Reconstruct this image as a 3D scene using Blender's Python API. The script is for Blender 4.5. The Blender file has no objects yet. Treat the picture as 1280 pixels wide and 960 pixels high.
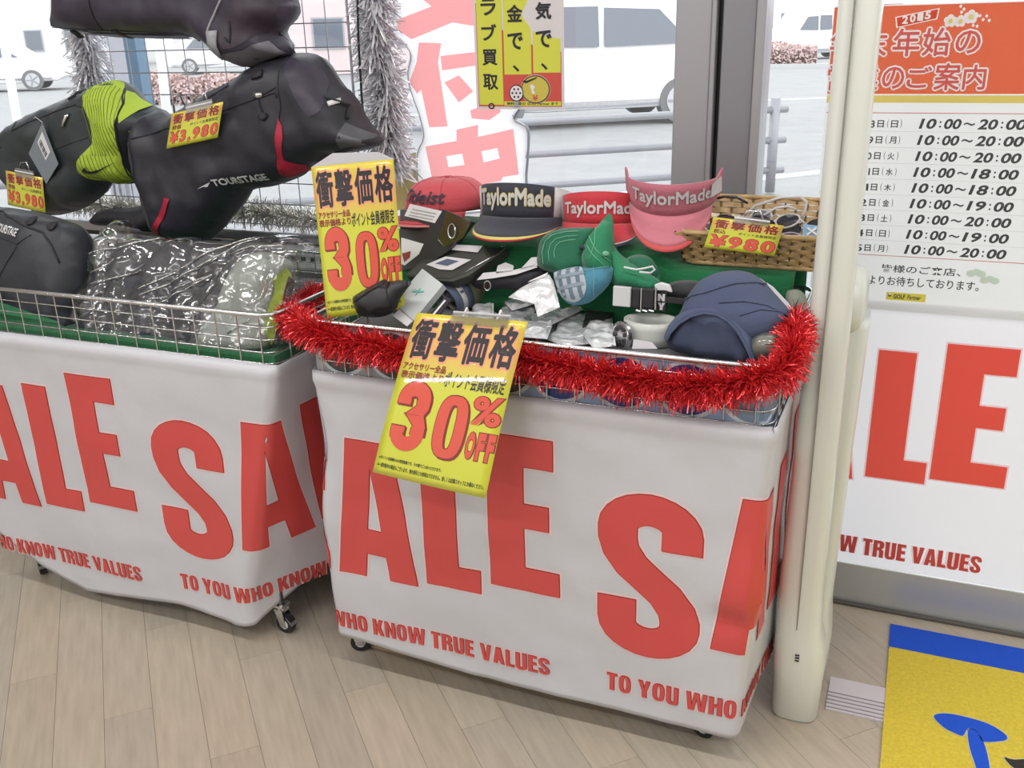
import bpy, bmesh, math, random
from math import sin, cos, radians, pi, sqrt, atan2
from mathutils import Vector as V, Matrix, noise
from mathutils.geometry import delaunay_2d_cdt
random.seed(7)
SC = bpy.context.scene
COL = SC.collection
# ------------------------------------------------------------------ camera
FPX, TH, RO, AZ, CH = 1200.0, radians(20.4), radians(1.55), radians(23), 1.5
fw = V((-sin(AZ) * cos(TH), cos(AZ) * cos(TH), -sin(TH)))
up0 = V((-sin(AZ) * sin(TH), cos(AZ) * sin(TH), cos(TH)))
rt0 = V((cos(AZ), sin(AZ), 0))
rt = cos(RO) * rt0 - sin(RO) * up0
up = cos(RO) * up0 + sin(RO) * rt0
CP = V((0, 0, CH))
cd = bpy.data.cameras.new('camera'); cam = bpy.data.objects.new('camera', cd); COL.objects.link(cam)
cd.sensor_width = 36; cd.lens = FPX / 1280 * 36; cd.clip_start = .05; cd.clip_end = 400
cam.matrix_world = Matrix(((rt.x, up.x, -fw.x, CP.x), (rt.y, up.y, -fw.y, CP.y), (rt.z, up.z, -fw.z, CP.z), (0, 0, 0, 1)))
SC.camera = cam
# ------------------------------------------------------------------ sky, lights, exposure
SC.view_settings.view_transform = 'Standard'; SC.view_settings.look = 'None'; SC.view_settings.gamma = 1
SC.view_settings.exposure = -0.1
w = bpy.data.worlds.new('overcast_sky'); SC.world = w; w.use_nodes = True
w.node_tree.nodes['Background'].inputs[0].default_value = (.97, .98, 1, 1)
w.node_tree.nodes['Background'].inputs[1].default_value = 2.6
def area(name, loc, sx, sy, power, rot=(0, 0, 0), color=(1, .99, .985)):
    d = bpy.data.lights.new(name, 'AREA'); d.shape = 'RECTANGLE'; d.size = sx; d.size_y = sy; d.energy = power; d.color = color
    o = bpy.data.objects.new(name, d); COL.objects.link(o); o.location = loc; o.rotation_euler = rot; return o
# rows of fluorescent tubes under the ceiling
for i, (x, y) in enumerate(((2.3, .9), (-2.6, .9), (-.9, .9), (.8, .9), (-2.6, -.9), (-.9, -.9), (.8, -.9), (-1.0, -2.7), (2.2, -.4), (-4.2, -.4))):
    area('ceiling_tube_light', (x, y, 2.82), 1.2, .07, 18)

for y in (-5.45, -5.62): area('ceiling_tube_row', (-4.6, y, 2.82), 6.0, .04, 110)   # twin continuous row deeper in the shop

# ------------------------------------------------------------------ helpers
def ray(x, y): return fw + rt * ((x - 640) / FPX) + up * ((480 - y) / FPX)
def at(x, y, t):            # point of the pixel's sight line on the upright plane y = t (parallel to the shop window)
    r = ray(x, y); return CP + r * (t / r.y)
def atz(x, y, z):           # ... on the level plane at height z
    r = ray(x, y); return CP + r * ((z - CH) / r.z)
MT = {}
def mat(n, c=(.5, .5, .5), rough=.6, metal=0, coat=0, bump=0, bs=40, var=0, vs=8, spec=.5, emis=0, sheen=0, vstretch=None, trans=0):
    if n in MT: return MT[n]
    m = bpy.data.materials.new(n); m.use_nodes = True; nt = m.node_tree; b = nt.nodes['Principled BSDF']
    b.inputs['Base Color'].default_value = (*c, 1); b.inputs['Roughness'].default_value = rough; b.inputs['Metallic'].default_value = metal
    b.inputs['Coat Weight'].default_value = coat; b.inputs['Coat Roughness'].default_value = .04; b.inputs['Specular IOR Level'].default_value = spec
    b.inputs['Sheen Weight'].default_value = sheen
    if bump or var: tc = nt.nodes.new('ShaderNodeTexCoord')
    if bump:
        x = nt.nodes.new('ShaderNodeTexNoise'); x.inputs['Scale'].default_value = bs; x.inputs['Detail'].default_value = 4
        nt.links.new(tc.outputs['Object'], x.inputs['Vector'])
        k = nt.nodes.new('ShaderNodeBump'); k.inputs['Strength'].default_value = bump; k.inputs['Distance'].default_value = .01
        nt.links.new(x.outputs['Fac'], k.inputs['Height']); nt.links.new(k.outputs['Normal'], b.inputs['Normal'])
    if var:
        x = nt.nodes.new('ShaderNodeTexNoise'); x.inputs['Scale'].default_value = vs; x.inputs['Detail'].default_value = 5
        src = tc.outputs['Object']
        if vstretch:
            mp = nt.nodes.new('ShaderNodeMapping'); mp.inputs['Scale'].default_value = vstretch; nt.links.new(src, mp.inputs['Vector']); src = mp.outputs[0]
        nt.links.new(src, x.inputs['Vector'])
        r = nt.nodes.new('ShaderNodeValToRGB'); r.color_ramp.elements[0].position = .3; r.color_ramp.elements[1].position = .7
        r.color_ramp.elements[0].color = (*[max(0, v * (1 - var)) for v in c], 1); r.color_ramp.elements[1].color = (*[min(1, v * (1 + var)) for v in c], 1)
        nt.links.new(x.outputs['Fac'], r.inputs['Fac']); nt.links.new(r.outputs['Color'], b.inputs['Base Color'])
    if trans:   # thin translucent sheet
        o = nt.nodes['Material Output']; t = nt.nodes.new('ShaderNodeBsdfTranslucent'); t.inputs[0].default_value = (*c, 1)
        mx = nt.nodes.new('ShaderNodeMixShader'); mx.inputs[0].default_value = trans
        nt.links.new(b.outputs[0], mx.inputs[1]); nt.links.new(t.outputs[0], mx.inputs[2]); nt.links.new(mx.outputs[0], o.inputs[0])
    MT[n] = m; return m
def clear(n, tint=(1, 1, 1), gloss=.06, rough=.05, bump=0, bs=30, ramp=1.0):   # clear film / pane: see-through plus a fresnel sheen
    if n in MT: return MT[n]
    m = bpy.data.materials.new(n); m.use_nodes = True; nt = m.node_tree; nt.nodes.remove(nt.nodes['Principled BSDF']); o = nt.nodes['Material Output']
    t = nt.nodes.new('ShaderNodeBsdfTransparent'); t.inputs[0].default_value = (*tint, 1)
    g = nt.nodes.new('ShaderNodeBsdfGlossy'); g.inputs['Roughness'].default_value = rough
    f = nt.nodes.new('ShaderNodeFresnel'); f.inputs[0].default_value = 1.45
    gm = nt.nodes.new('ShaderNodeNewGeometry'); q = nt.nodes.new('ShaderNodeMath'); q.operation = 'MULTIPLY_ADD'; q.inputs[1].default_value = 1 / 1.45 - 1.45; q.inputs[2].default_value = 1.45
    nt.links.new(gm.outputs['Backfacing'], q.inputs[0]); nt.links.new(q.outputs[0], f.inputs[0])   # same sheen on both faces of a thin pane
    a = nt.nodes.new('ShaderNodeMath'); a.operation = 'MULTIPLY_ADD'; a.inputs[1].default_value = ramp; a.inputs[2].default_value = gloss; a.use_clamp = True
    nt.links.new(f.outputs[0], a.inputs[0]); mx = nt.nodes.new('ShaderNodeMixShader')
    nt.links.new(a.outputs[0], mx.inputs[0]); nt.links.new(t.outputs[0], mx.inputs[1]); nt.links.new(g.outputs[0], mx.inputs[2]); nt.links.new(mx.outputs[0], o.inputs[0])
    if bump:
        tc = nt.nodes.new('ShaderNodeTexCoord'); x = nt.nodes.new('ShaderNodeTexNoise'); x.inputs['Scale'].default_value = bs; x.inputs['Detail'].default_value = 3
        nt.links.new(tc.outputs['Object'], x.inputs['Vector']); k = nt.nodes.new('ShaderNodeBump'); k.inputs['Strength'].default_value = bump; k.inputs['Distance'].default_value = .02
        nt.links.new(x.outputs['Fac'], k.inputs['Height'])
        for s in (g, f): nt.links.new(k.outputs['Normal'], s.inputs['Normal'])
    MT[n] = m; return m
def film(n, tint, base, f):     # translucent printing ink on a backlit sheet
    if n in MT: return MT[n]
    m = mat(n, base, .4); nt = m.node_tree; o = nt.nodes['Material Output']; t = nt.nodes.new('ShaderNodeBsdfTransparent'); t.inputs[0].default_value = (*tint, 1)
    mx = nt.nodes.new('ShaderNodeMixShader'); mx.inputs[0].default_value = f; nt.links.new(nt.nodes['Principled BSDF'].outputs[0], mx.inputs[2]); nt.links.new(t.outputs[0], mx.inputs[1]); nt.links.new(mx.outputs[0], o.inputs[0]); return m
def tag(o, label=None, cat=None, group=None, kind=None):
    if label: o['label'] = label
    if cat: o['category'] = cat
    if group: o['group'] = group
    if kind: o['kind'] = kind
    return o
def empty(name, loc=(0, 0, 0), label=None, cat=None, group=None, kind=None):
    o = bpy.data.objects.new(name, None); COL.objects.link(o); o.location = loc; o.empty_display_size = .05
    return tag(o, label, cat, group, kind)
def link(name, me, parent=None, mats=()):
    for m in mats: me.materials.append(m)
    o = bpy.data.objects.new(name, me); COL.objects.link(o)
    if parent is not None:
        o.parent = parent; o.matrix_parent_inverse = par_inv(parent)
    return o
def world_mat(o):
    m = Matrix.LocRotScale(o.location, o.rotation_euler, o.scale)
    return world_mat(o.parent) @ o.matrix_parent_inverse @ m if o.parent else m
def par_inv(p): return world_mat(p).inverted()
class MB:                    # mesh collector in world coordinates
    def __init__(s): s.v = []; s.f = []; s.m = []
    def add(s, vs, fs, mi=0):
        n = len(s.v); s.v += [tuple(p) for p in vs]; s.f += [tuple(i + n for i in f) for f in fs]; s.m += [mi] * len(fs); return s
    def box(s, a, b, mi=0, M=None):
        x0, y0, z0 = a; x1, y1, z1 = b
        vs = [V(p) for p in ((x0, y0, z0), (x1, y0, z0), (x1, y1, z0), (x0, y1, z0), (x0, y0, z1), (x1, y0, z1), (x1, y1, z1), (x0, y1, z1))]
        if M: vs = [M @ p for p in vs]
        return s.add(vs, [(0, 3, 2, 1), (4, 5, 6, 7), (0, 1, 5, 4), (1, 2, 6, 5), (2, 3, 7, 6), (3, 0, 4, 7)], mi)
    def tube(s, pts, r, n=6, mi=0, closed=False, flat=None):
        pts = [V(p) for p in pts]; k = len(pts); vs = []
        u = None
        for i, p in enumerate(pts):
            d = (pts[(i + 1) % k] - pts[i - 1]) if (closed or 0 < i < k - 1) else (pts[1] - pts[0] if i == 0 else pts[-1] - pts[-2])
            d.normalize()
            if u is None: u = d.cross(V((0, 0, 1)) if abs(d.z) < .9 else V((0, 1, 0))).normalized()
            u = (u - d * u.dot(d)).normalized(); q = d.cross(u)
            rr = r[i] if isinstance(r, (list, tuple)) else r
            for j in range(n):
                a = 2 * pi * j / n; vs.append(p + (u * cos(a) + q * sin(a) * (flat or 1)) * rr)
        fs = []
        for i in range(k if closed else k - 1):
            for j in range(n):
                a = i * n + j; b = i * n + (j + 1) % n; c = ((i + 1) % k) * n + (j + 1) % n; d_ = ((i + 1) % k) * n + j; fs.append((a, b, c, d_))
        if not closed: fs += [tuple(range(n))[::-1], tuple(range((k - 1) * n, k * n))]
        return s.add(vs, fs, mi)
    def grid(s, fn, us, vs_, mi=0):
        n = len(vs_); vs = [fn(a, b) for a in us for b in vs_]
        return s.add(vs, [(i * n + j, (i + 1) * n + j, (i + 1) * n + j + 1, i * n + j + 1) for i in range(len(us) - 1) for j in range(n - 1)], mi)
    def build(s, name, mats, parent=None, smooth=False, origin=None):
        if not isinstance(mats, (list, tuple)): mats = [mats]
        if origin is None and parent is None:
            xs = [p[0] for p in s.v]; ys = [p[1] for p in s.v]; zs = [p[2] for p in s.v]
            origin = ((min(xs) + max(xs)) / 2, (min(ys) + max(ys)) / 2, min(zs))
        if origin is None: origin = world_mat(parent).translation
        o0 = V(origin)
        me = bpy.data.meshes.new(name); me.from_pydata([tuple(V(p) - o0) for p in s.v], [], s.f); me.update()
        me.polygons.foreach_set('material_index', s.m)
        if smooth: me.polygons.foreach_set('use_smooth', [True] * len(me.polygons))
        o = link(name, me, parent, mats); o.location = o0 ; return o
def lin(a, b, n): return [a + (b - a) * i / (n - 1) for i in range(n)]
def bevel(o, w_=.002, seg=2):
    m = o.modifiers.new('bevel', 'BEVEL'); m.width = w_; m.segments = seg; m.limit_method = 'ANGLE'; m.angle_limit = radians(40); return o
def solid(o, t, off=0):
    m = o.modifiers.new('thick', 'SOLIDIFY'); m.thickness = t; m.offset = off; return o
def rbox(name, a, b, m, parent=None, bw=.004, label=None, cat=None, kind=None, group=None):
    o = MB().box(a, b).build(name, m, parent); bevel(o, bw)
    return tag(o, label, cat, group, kind)
# ---- flat print: glyph and outline meshes
_tc = {}
def flat_of(curve):
    o = bpy.data.objects.new('t', curve); COL.objects.link(o); dg = bpy.context.evaluated_depsgraph_get(); me = o.evaluated_get(dg).to_mesh()
    r = ([(v.co.x, v.co.y) for v in me.vertices], [tuple(p.vertices) for p in me.polygons]); o.to_mesh_clear() if False else None
    bpy.data.objects.remove(o); return r
def glyphs(s, bold=0, shear=0, spacing=1, lines=1):
    k = (s, bold, shear, spacing, lines)
    if k in _tc: return _tc[k]
    c = bpy.data.curves.new('t', 'FONT'); c.body = s; c.offset = bold; c.shear = shear; c.space_character = spacing; c.space_line = lines; c.resolution_u = 3; c.fill_mode = 'BOTH'
    r = flat_of(c); bpy.data.curves.remove(c); _tc[k] = r; return r
def shape(polys, off=0):
    c = bpy.data.curves.new('s', 'CURVE'); c.dimensions = '2D'; c.fill_mode = 'BOTH'; c.offset = off
    for i0, p in enumerate(polys):
        hole = any(inside(p[0], q) for j0, q in enumerate(polys) if j0 != i0); ar = sum(p[i - 1][0] * p[i][1] - p[i][0] * p[i - 1][1] for i in range(len(p)))
        if (ar > 0) != hole: p = p[::-1]            # outlines clockwise, holes counter-clockwise, so that offsets grow outwards
        sp = c.splines.new('POLY'); sp.points.add(len(p) - 1); sp.use_cyclic_u = True
        for i, (x, y) in enumerate(p): sp.points[i].co = (x, y, 0, 1)
    r = flat_of(c); bpy.data.curves.remove(c); return r
def fit(g, box, keep=False):
    vs, fs = g; xs = [v[0] for v in vs]; ys = [v[1] for v in vs]; x0, x1, y0, y1 = min(xs), max(xs), min(ys), max(ys)
    a, b, c, d = box; sx = (c - a) / (x1 - x0); sy = (d - b) / (y1 - y0)
    return [(a + (x - x0) * sx, b + (y - y0) * sy) for x, y in vs], fs
def cut(g, us=(), vs_=()):
    if not len(us) and not len(vs_): return g
    bm = bmesh.new(); vv = [bm.verts.new((x, y, 0)) for x, y in g[0]]
    for f in g[1]:
        try: bm.faces.new([vv[i] for i in f])
        except ValueError: pass
    for co, no, L in (((1, 0, 0), (1, 0, 0), us), ((0, 1, 0), (0, 1, 0), vs_)):
        for u in L:
            bmesh.ops.bisect_plane(bm, geom=bm.verts[:] + bm.edges[:] + bm.faces[:], dist=1e-7, plane_co=V(co) * u, plane_no=no)
    bm.verts.index_update(); r = ([(v.co.x, v.co.y) for v in bm.verts], [tuple(v.index for v in f.verts) for f in bm.faces]); bm.free(); return r
def inside(p, L):
    x, y = p; c = False
    for i in range(len(L)):
        (ax, ay), (bx, by) = L[i - 1], L[i]
        if (ay > y) != (by > y) and x < (bx - ax) * (y - ay) / (by - ay) + ax: c = not c
    return c
class Sheet:                 # a printed sheet: F(u,v) -> world point, u,v in 0..1 (or any units)
    def __init__(s, F, h=.0005): s.F = F; s.h = h; s.mb = MB(); s.mats = []
    def N(s, u, v, e=1e-3):
        p = s.F(u, v); n = (s.F(u + e, v) - p).cross(s.F(u, v + e) - p).normalized()
        return p, n
    def put(s, g, m, lay=1, us=(), vs_=(), h=None):
        g = cut(g, us, vs_); pts = []; h = h or s.h
        for x, y in g[0]:
            p, n = s.N(x, y); pts.append(p + n * (lay * h))
        if m not in s.mats: s.mats.append(m)
        s.mb.add(pts, g[1], s.mats.index(m))
    def text(s, t, box, m, lay=1, bold=0, shear=0, spacing=1, **k):
        if bold > .012 and any(ord(c) > 255 or c == 'M' for c in t):      # heavy strokes by overprinting, since complex characters clog when outlined
            a, b, c, d = box; ex, ey = (c - a) / len(t) * bold * (1.4 if 'M' in t else 1), (d - b) * bold; g = glyphs(t, .0, shear, spacing)
            for q, (i, j) in enumerate(((1, 0), (-1, 0), (0, 1), (0, -1), (.7, .7), (-.7, .7), (.7, -.7), (-.7, -.7))):
                s.put(fit(g, (a + ex + i * ex, b + ey + j * ey, c - ex + i * ex, d - ey + j * ey)), m, lay + q * .02, **k)
            return
        s.put(fit(glyphs(t, bold, shear, spacing), box), m, lay, **k)
    def poly(s, polys, m, lay=1, **k): s.put(shape(polys), m, lay, **k)
    def rect(s, x0, y0, x1, y1, m, lay=1, **k): s.put(([(x0, y0), (x1, y0), (x1, y1), (x0, y1)], [(0, 1, 2, 3)]), m, lay, **k)
    def build(s, name, parent): return s.mb.build(name, s.mats, parent)
def bil(c00, c10, c11, c01, bow=0, bowv=0):       # corners BL BR TR TL
    def F(u, v):
        p = c00 * (1 - u) * (1 - v) + c10 * u * (1 - v) + c11 * u * v + c01 * (1 - u) * v
        n = (c10 - c00).cross(c01 - c00).normalized()
        return p + n * (bow * (4 * u * (1 - u)) + bowv * (4 * v * (1 - v)))
    return F
def ell(cx, cy, rx, ry, n=28, a0=0, a1=360): return [(cx + rx * cos(radians(a0 + (a1 - a0) * i / n)), cy + ry * sin(radians(a0 + (a1 - a0) * i / n))) for i in range(n if a1 - a0 == 360 else n + 1)]
def smooth_poly(P, n=4):
    r = []; k = len(P)
    for i in range(k):
        a, b, c, d = P[i - 1], P[i], P[(i + 1) % k], P[(i + 2) % k]
        for j in range(n):
            t = j / n
            r.append(tuple(.5 * (2 * b[q] + (c[q] - a[q]) * t + (2 * a[q] - 5 * b[q] + 4 * c[q] - d[q]) * t * t + (3 * b[q] - a[q] - 3 * c[q] + d[q]) * t ** 3) for q in (0, 1)))
    return r
def seg_dist(p, L):
    x, y = p; m = 1e9
    for i in range(len(L)):
        (ax, ay), (bx, by) = L[i - 1], L[i]; dx, dy = bx - ax, by - ay; q = dx * dx + dy * dy
        t = 0 if q == 0 else max(0, min(1, ((x - ax) * dx + (y - ay) * dy) / q)); d = (x - ax - t * dx) ** 2 + (y - ay - t * dy) ** 2
        if d < m: m = d
    return sqrt(m)
def inside(p, L):
    x, y = p; c = False
    for i in range(len(L)):
        (ax, ay), (bx, by) = L[i - 1], L[i]
        if (ay > y) != (by > y) and x < (bx - ax) * (y - ay) / (by - ay) + ax: c = not c
    return c
class Pillow:                # a stuffed body: outline in the picture laid on a real plane, swelling to both sides
    def __init__(s, px, plane, thick, R, step=.018, nz=.012, nf=9, back=1.0, seed=0, sm=4):
        s.o = plane(*px[0]); nrm = (plane(px[0][0] + 50, px[0][1]) - s.o).cross(plane(px[0][0], px[0][1] + 50) - s.o).normalized()
        if nrm.dot(CP - s.o) < 0: nrm = -nrm
        s.n = nrm; s.x = (plane(px[0][0] + 50, px[0][1]) - s.o).normalized(); s.y = s.n.cross(s.x); s.plane = plane
        s.T = thick; s.R = R; s.nz = nz; s.nf = nf; s.back = back; s.seed = V((seed * 3.1, seed * 1.7, seed))
        s.L = smooth_poly([s.loc(*p) for p in px], sm) if sm else [s.loc(*p) for p in px]; s.step = step
    def loc(s, px, py): d = s.plane(px, py) - s.o; return (d.dot(s.x), d.dot(s.y))
    def h(s, p):
        d = seg_dist(p, s.L) if inside(p, s.L) else 0; e = min(1, d / s.R)
        q = V((p[0], p[1], 0)) * s.nf + s.seed
        nn = noise.noise(q) + .5 * noise.noise(q * 2.3)
        return s.T * sqrt(max(0, 1 - (1 - e) ** 2)) + s.nz * nn * min(1, e * 2.5)
    def P(s, p, off=0): return s.o + s.x * p[0] + s.y * p[1] + s.n * (s.h(p) + off)
    def tri(s, L, step=None):
        step = step or s.step; xs = [p[0] for p in L]; ys = [p[1] for p in L]; pts = [V(p) for p in L]; y = min(ys) + step / 2; k = 0
        while y < max(ys):
            x = min(xs) + (step / 2 if k % 2 else 0)
            while x < max(xs):
                if inside((x, y), L) and seg_dist((x, y), L) > step * .45: pts.append(V((x, y)))
                x += step
            y += step * .87; k += 1
        n = len(L); r = delaunay_2d_cdt(pts, [], [list(range(n))], 1, 1e-6)
        return [tuple(v) for v in r[0]], [tuple(f) for f in r[2]]
    def body(s, name, m, parent, front_only=False):
        vs, fs = s.tri(s.L); n = len(vs); mb = MB(); fr = [s.P(v) for v in vs]
        bk = [s.o + s.x * v[0] + s.y * v[1] - s.n * (s.h(v) * s.back) for v in vs]
        def ori(f):
            a, b, c = (fr[i] for i in f[:3]); return f if (b - a).cross(c - a).dot(s.n) > 0 else f[::-1]
        fs = [ori(f) for f in fs]
        if front_only: mb.add(fr, fs)
        else:
            E = {}
            mb.add(fr, fs); mb.add(bk, [f[::-1] for f in fs])
        o = mb.build(name, m, parent, smooth=True)
        if not front_only:
            bm = bmesh.new(); bm.from_mesh(o.data); bmesh.ops.remove_doubles(bm, verts=bm.verts[:], dist=.0004); bm.to_mesh(o.data); bm.free()
        return o
    def decal(s, name, px, m, parent, off=.002, sm=0, step=None, thick=0):
        L = [s.loc(*p) for p in px]
        if sm: L = smooth_poly(L, sm)
        L2 = []
        for i in range(len(L)):
            a, b = L[i], L[(i + 1) % len(L)]; k = max(1, int(sqrt((a[0] - b[0]) ** 2 + (a[1] - b[1]) ** 2) / .012))
            L2 += [(a[0] + (b[0] - a[0]) * j / k, a[1] + (b[1] - a[1]) * j / k) for j in range(k)]
        vs, fs = s.tri(L2, step or .012); pts = [s.P(v, off) for v in vs]
        fs = [f if (pts[f[1]] - pts[f[0]]).cross(pts[f[2]] - pts[f[0]]).dot(s.n) > 0 else f[::-1] for f in fs]
        o = MB().add(pts, fs).build(name, m, parent, smooth=True)
        if thick: solid(o, thick, 0)
        return o
    def glyph(s, name, g, A, B, C, m, parent, off=.003):   # g fitted in 0..1 box; A bottom-left px, B bottom-right px, C top-left px
        a, b, c = s.loc(*A), s.loc(*B), s.loc(*C)
        g = cut(fit(g, (0, 0, 1, 1)), lin(0, 1, 9)[1:-1], (.5,))
        pts = [s.P((a[0] + (b[0] - a[0]) * u + (c[0] - a[0]) * v, a[1] + (b[1] - a[1]) * u + (c[1] - a[1]) * v), off) for u, v in g[0]]
        return MB().add(pts, g[1]).build(name, m, parent)
    def line(s, name, px, r, m, parent, off=.001, n=6):
        L = [s.loc(*p) for p in px]; q = []
        for i in range(len(L) - 1):
            k = max(2, int(sqrt((L[i][0] - L[i + 1][0]) ** 2 + (L[i][1] - L[i + 1][1]) ** 2) / .015))
            q += [(L[i][0] + (L[i + 1][0] - L[i][0]) * j / k, L[i][1] + (L[i + 1][1] - L[i][1]) * j / k) for j in range(k)]
        q.append(L[-1]); return MB().tube([s.P(p, off) for p in q], r, n).build(name, m, parent, smooth=True)
SWOOSH = [(0, .42), (.1, .12), (.25, .0), (.42, .05), (1, .95), (.5, .38), (.32, .3), (.2, .38), (.17, .62), (.2, .8), (.08, .66)]
def tup(t): return lambda x, y: at(x, y, t)
def flt(z): return lambda x, y: atz(x, y, z)
def slant(t0, z0, k):        # plane through y=t0 at z0, leaning back by k (dy/dz)
    def f(x, y):
        r = ray(x, y); n = V((0, 1, -k)); p = V((0, t0, z0)); return CP + r * ((p - CP).dot(n) / r.dot(n))
    return f

# ------------------------------------------------------------------ materials
WHITE_CLOTH = mat('white_vinyl_cloth', (.585, .585, .625), .38, bump=.12, bs=26)
RED_INK = mat('red_banner_ink', (.62, .075, .07), .33)
RED_INK_DARK = mat('dark_red_banner_ink', (.33, .03, .03), .4)
PINK_HALO = mat('pink_print_halo', (.82, .60, .60), .4)
CHROME = mat('chromed_wire', (.62, .62, .63), .22, 1)
STEEL = mat('brushed_steel', (.50, .51, .52), .35, .9)
BLACK_RUBBER = mat('black_rubber', (.015, .015, .017), .5)
ALU = mat('aluminium_profile', (.40, .40, .43), .42, .55)
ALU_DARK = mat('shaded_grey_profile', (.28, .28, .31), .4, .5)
BEIGE_PLASTIC = mat('ivory_gate_plastic', (.70, .72, .66), .32, coat=.15)
GREEN_FELT = mat('green_felt', (.005, .155, .05), .95, bump=.5, bs=300, sheen=.3)
PAPER = mat('white_paper', (.72, .71, .73), .5)
INK = mat('black_ink', (.018, .016, .022), .5)
# ------------------------------------------------------------------ structure
WT = 2.42    # the window wall stands at y = 2.42
def struct(name, a, b, m, bw=.003): return rbox(name, a, b, m, None, bw, kind='structure')
FLOOR_SUB = mat('floor_joint', (.24, .20, .16), .8)
fl = MB().box((-8, -8, -.06), (3.5, WT, -.004)).build('floor', FLOOR_SUB); tag(fl, kind='structure')
PW = .108; PL = .92; e1 = V((-1, 1, 0)).normalized(); e2 = V((1, 1, 0)).normalized()
pm = [mat('floor_plank_%s' % n, c, .34, coat=.12, bump=.05, bs=60, var=.10, vs=7, vstretch=(1, 9, 1)) for n, c in
      (('pale', (.42, .365, .29)), ('mid', (.40, .345, .27)), ('warm', (.43, .37, .29)), ('grey', (.39, .345, .28)))]
pmesh = []
for m in pm:
    mb = MB().box((0, 0, -.005), (PL - .0008, PW - .0008, 0)); me = bpy.data.meshes.new('plank'); me.from_pydata(mb.v, [], mb.f); me.materials.append(m); pmesh.append(me)
np_ = 0
for r in range(-40, 40):
    offr = (r * .37 % 1) * PL
    for c in range(-8, 8):
        o0 = e1 * (c * PL + offr) + e2 * (r * PW)
        ctr = o0 + e1 * PL / 2 + e2 * PW / 2
        if not (-3.0 < ctr.x < 1.2 and .55 < ctr.y < WT + .35): continue
        org = o0 + e2 * PW; me = pmesh[(r * 3 + c * 5) % 4]
        cs = [o0, o0 + e1 * PL, o0 + e2 * PW, o0 + e1 * PL + e2 * PW]
        if min(q.y for q in cs) > WT - .03: continue
        if max(q.y for q in cs) > WT - .008:          # cut by the wall line
            bm = bmesh.new(); bm.from_mesh(me); Rm = Matrix.Rotation(radians(-135), 3, 'Z')
            bmesh.ops.bisect_plane(bm, geom=bm.verts[:] + bm.edges[:] + bm.faces[:], plane_co=Rm @ (V((0, WT - .008, 0)) - org), plane_no=Rm @ V((0, 1, 0)), clear_outer=True)
            me = bpy.data.meshes.new('plank'); me.materials.append(pm[(r * 3 + c * 5) % 4]); bm.to_mesh(me); bm.free()
            if not len(me.polygons): continue
        o = bpy.data.objects.new('plank', me); COL.objects.link(o); o.parent = fl
        o.matrix_parent_inverse = Matrix.Translation(-fl.location); o.location = org; o.rotation_euler = (0, 0, radians(135)); np_ += 1
wallm = mat('white_wall_paint', (.66, .65, .63), .8)
sub = MB().box((-8, -8, -.003), (-3.0, WT, 0)).box((1.2, -8, -.003), (3.5, WT, 0)).box((-3.0, -8, -.003), (1.2, .3, 0)).build('floor', pm[1]); tag(sub, kind='structure')
struct('ceiling', (-8, -8, 2.9), (3.5, WT + .1, 3.0), mat('ceiling_board', (.75, .75, .74), .9))
struct('wall_left', (-8.1, -8, 0), (-8, WT, 2.9), wallm); struct('wall_right', (3.5, -8, 0), (3.6, WT, 2.9), wallm); struct('wall_back', (-8, -8.1, 0), (3.5, -8, 2.9), wallm)
struct('wall_front', (-8, WT + .012, -.02), (-.60, WT + .09, .86), mat('white_panel_below_window', (.60, .59, .61), .6))
struct('wall_front', (-8, WT, 2.35), (3.5, WT + .1, 2.9), wallm)
GLASS = clear('window_glass', (.97, .985, .985), gloss=.0, rough=.0, ramp=1.0)
# window_1: sill, head rail, jambs and pane to the left of the mullion
struct('wall_front', (-8, WT, .86), (-3.45, WT + .1, 2.35), wallm)
w1 = empty('window_1', (-1.6, WT, .86), kind='structure')
for n, a, b, m in (('sill', (-3.4, WT - .045, .905), (-.585, WT + .09, .935), ALU), ('sill_gap', (-3.4, WT - .02, .885), (-.585, WT + .02, .905), BLACK_RUBBER),
                   ('head_rail', (-3.4, WT, 2.28), (-.585, WT + .08, 2.35), ALU), ('left_jamb', (-3.45, WT, .9), (-3.38, WT + .09, 2.35), ALU),
                   ('glass_pane', (-3.38, WT + .05, .935), (-.56, WT + .056, 2.28), GLASS)):
    o = MB().box(a, b).build(n, m, w1); (bevel(o, .004) if n != 'glass_pane' else None)
# mullion between window and door: two profiles and the dark seal between them
mu = empty('trim_1', (-.46, WT, 0), kind='structure')
for n, a, b, m in (('outer_profile', (-.575, WT - .005, 0), (-.488, WT + .10, 2.35), ALU), ('lip', (-.488, WT - .012, 0), (-.476, WT + .09, 2.35), ALU),
                   ('seal', (-.476, WT + .02, 0), (-.464, WT + .06, 2.35), BLACK_RUBBER), ('inner_profile', (-.464, WT + .0, 0), (-.385, WT + .10, 2.35), ALU_DARK),
                   ('edge_strip', (-.385, WT - .01, 0), (-.362, WT + .10, 2.35), ALU)):
    o = MB().box(a, b).build(n, m, mu); bevel(o, .003)
d1 = empty('door_1', (.3, WT, 0), kind='structure')
for n, a, b, m in (('bottom_rail', (-.362, WT - .005, .006), (1.6, WT + .045, .125), mat('satin_steel_rail', (.56, .58, .58), .42, .6)), ('top_rail', (-.362, WT, 2.27), (1.6, WT + .045, 2.35), ALU),
                   ('glass_pane', (-.362, WT + .02, .125), (1.6, WT + .026, 2.27), GLASS)):
    o = MB().box(a, b).build(n, m, d1); (bevel(o, .003) if n != 'glass_pane' else None)
struct('trim_2', (-.36, WT - .018, 0), (3.4, WT - .006, .010), mat('dark_floor_track', (.10, .09, .08), .6))
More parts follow.
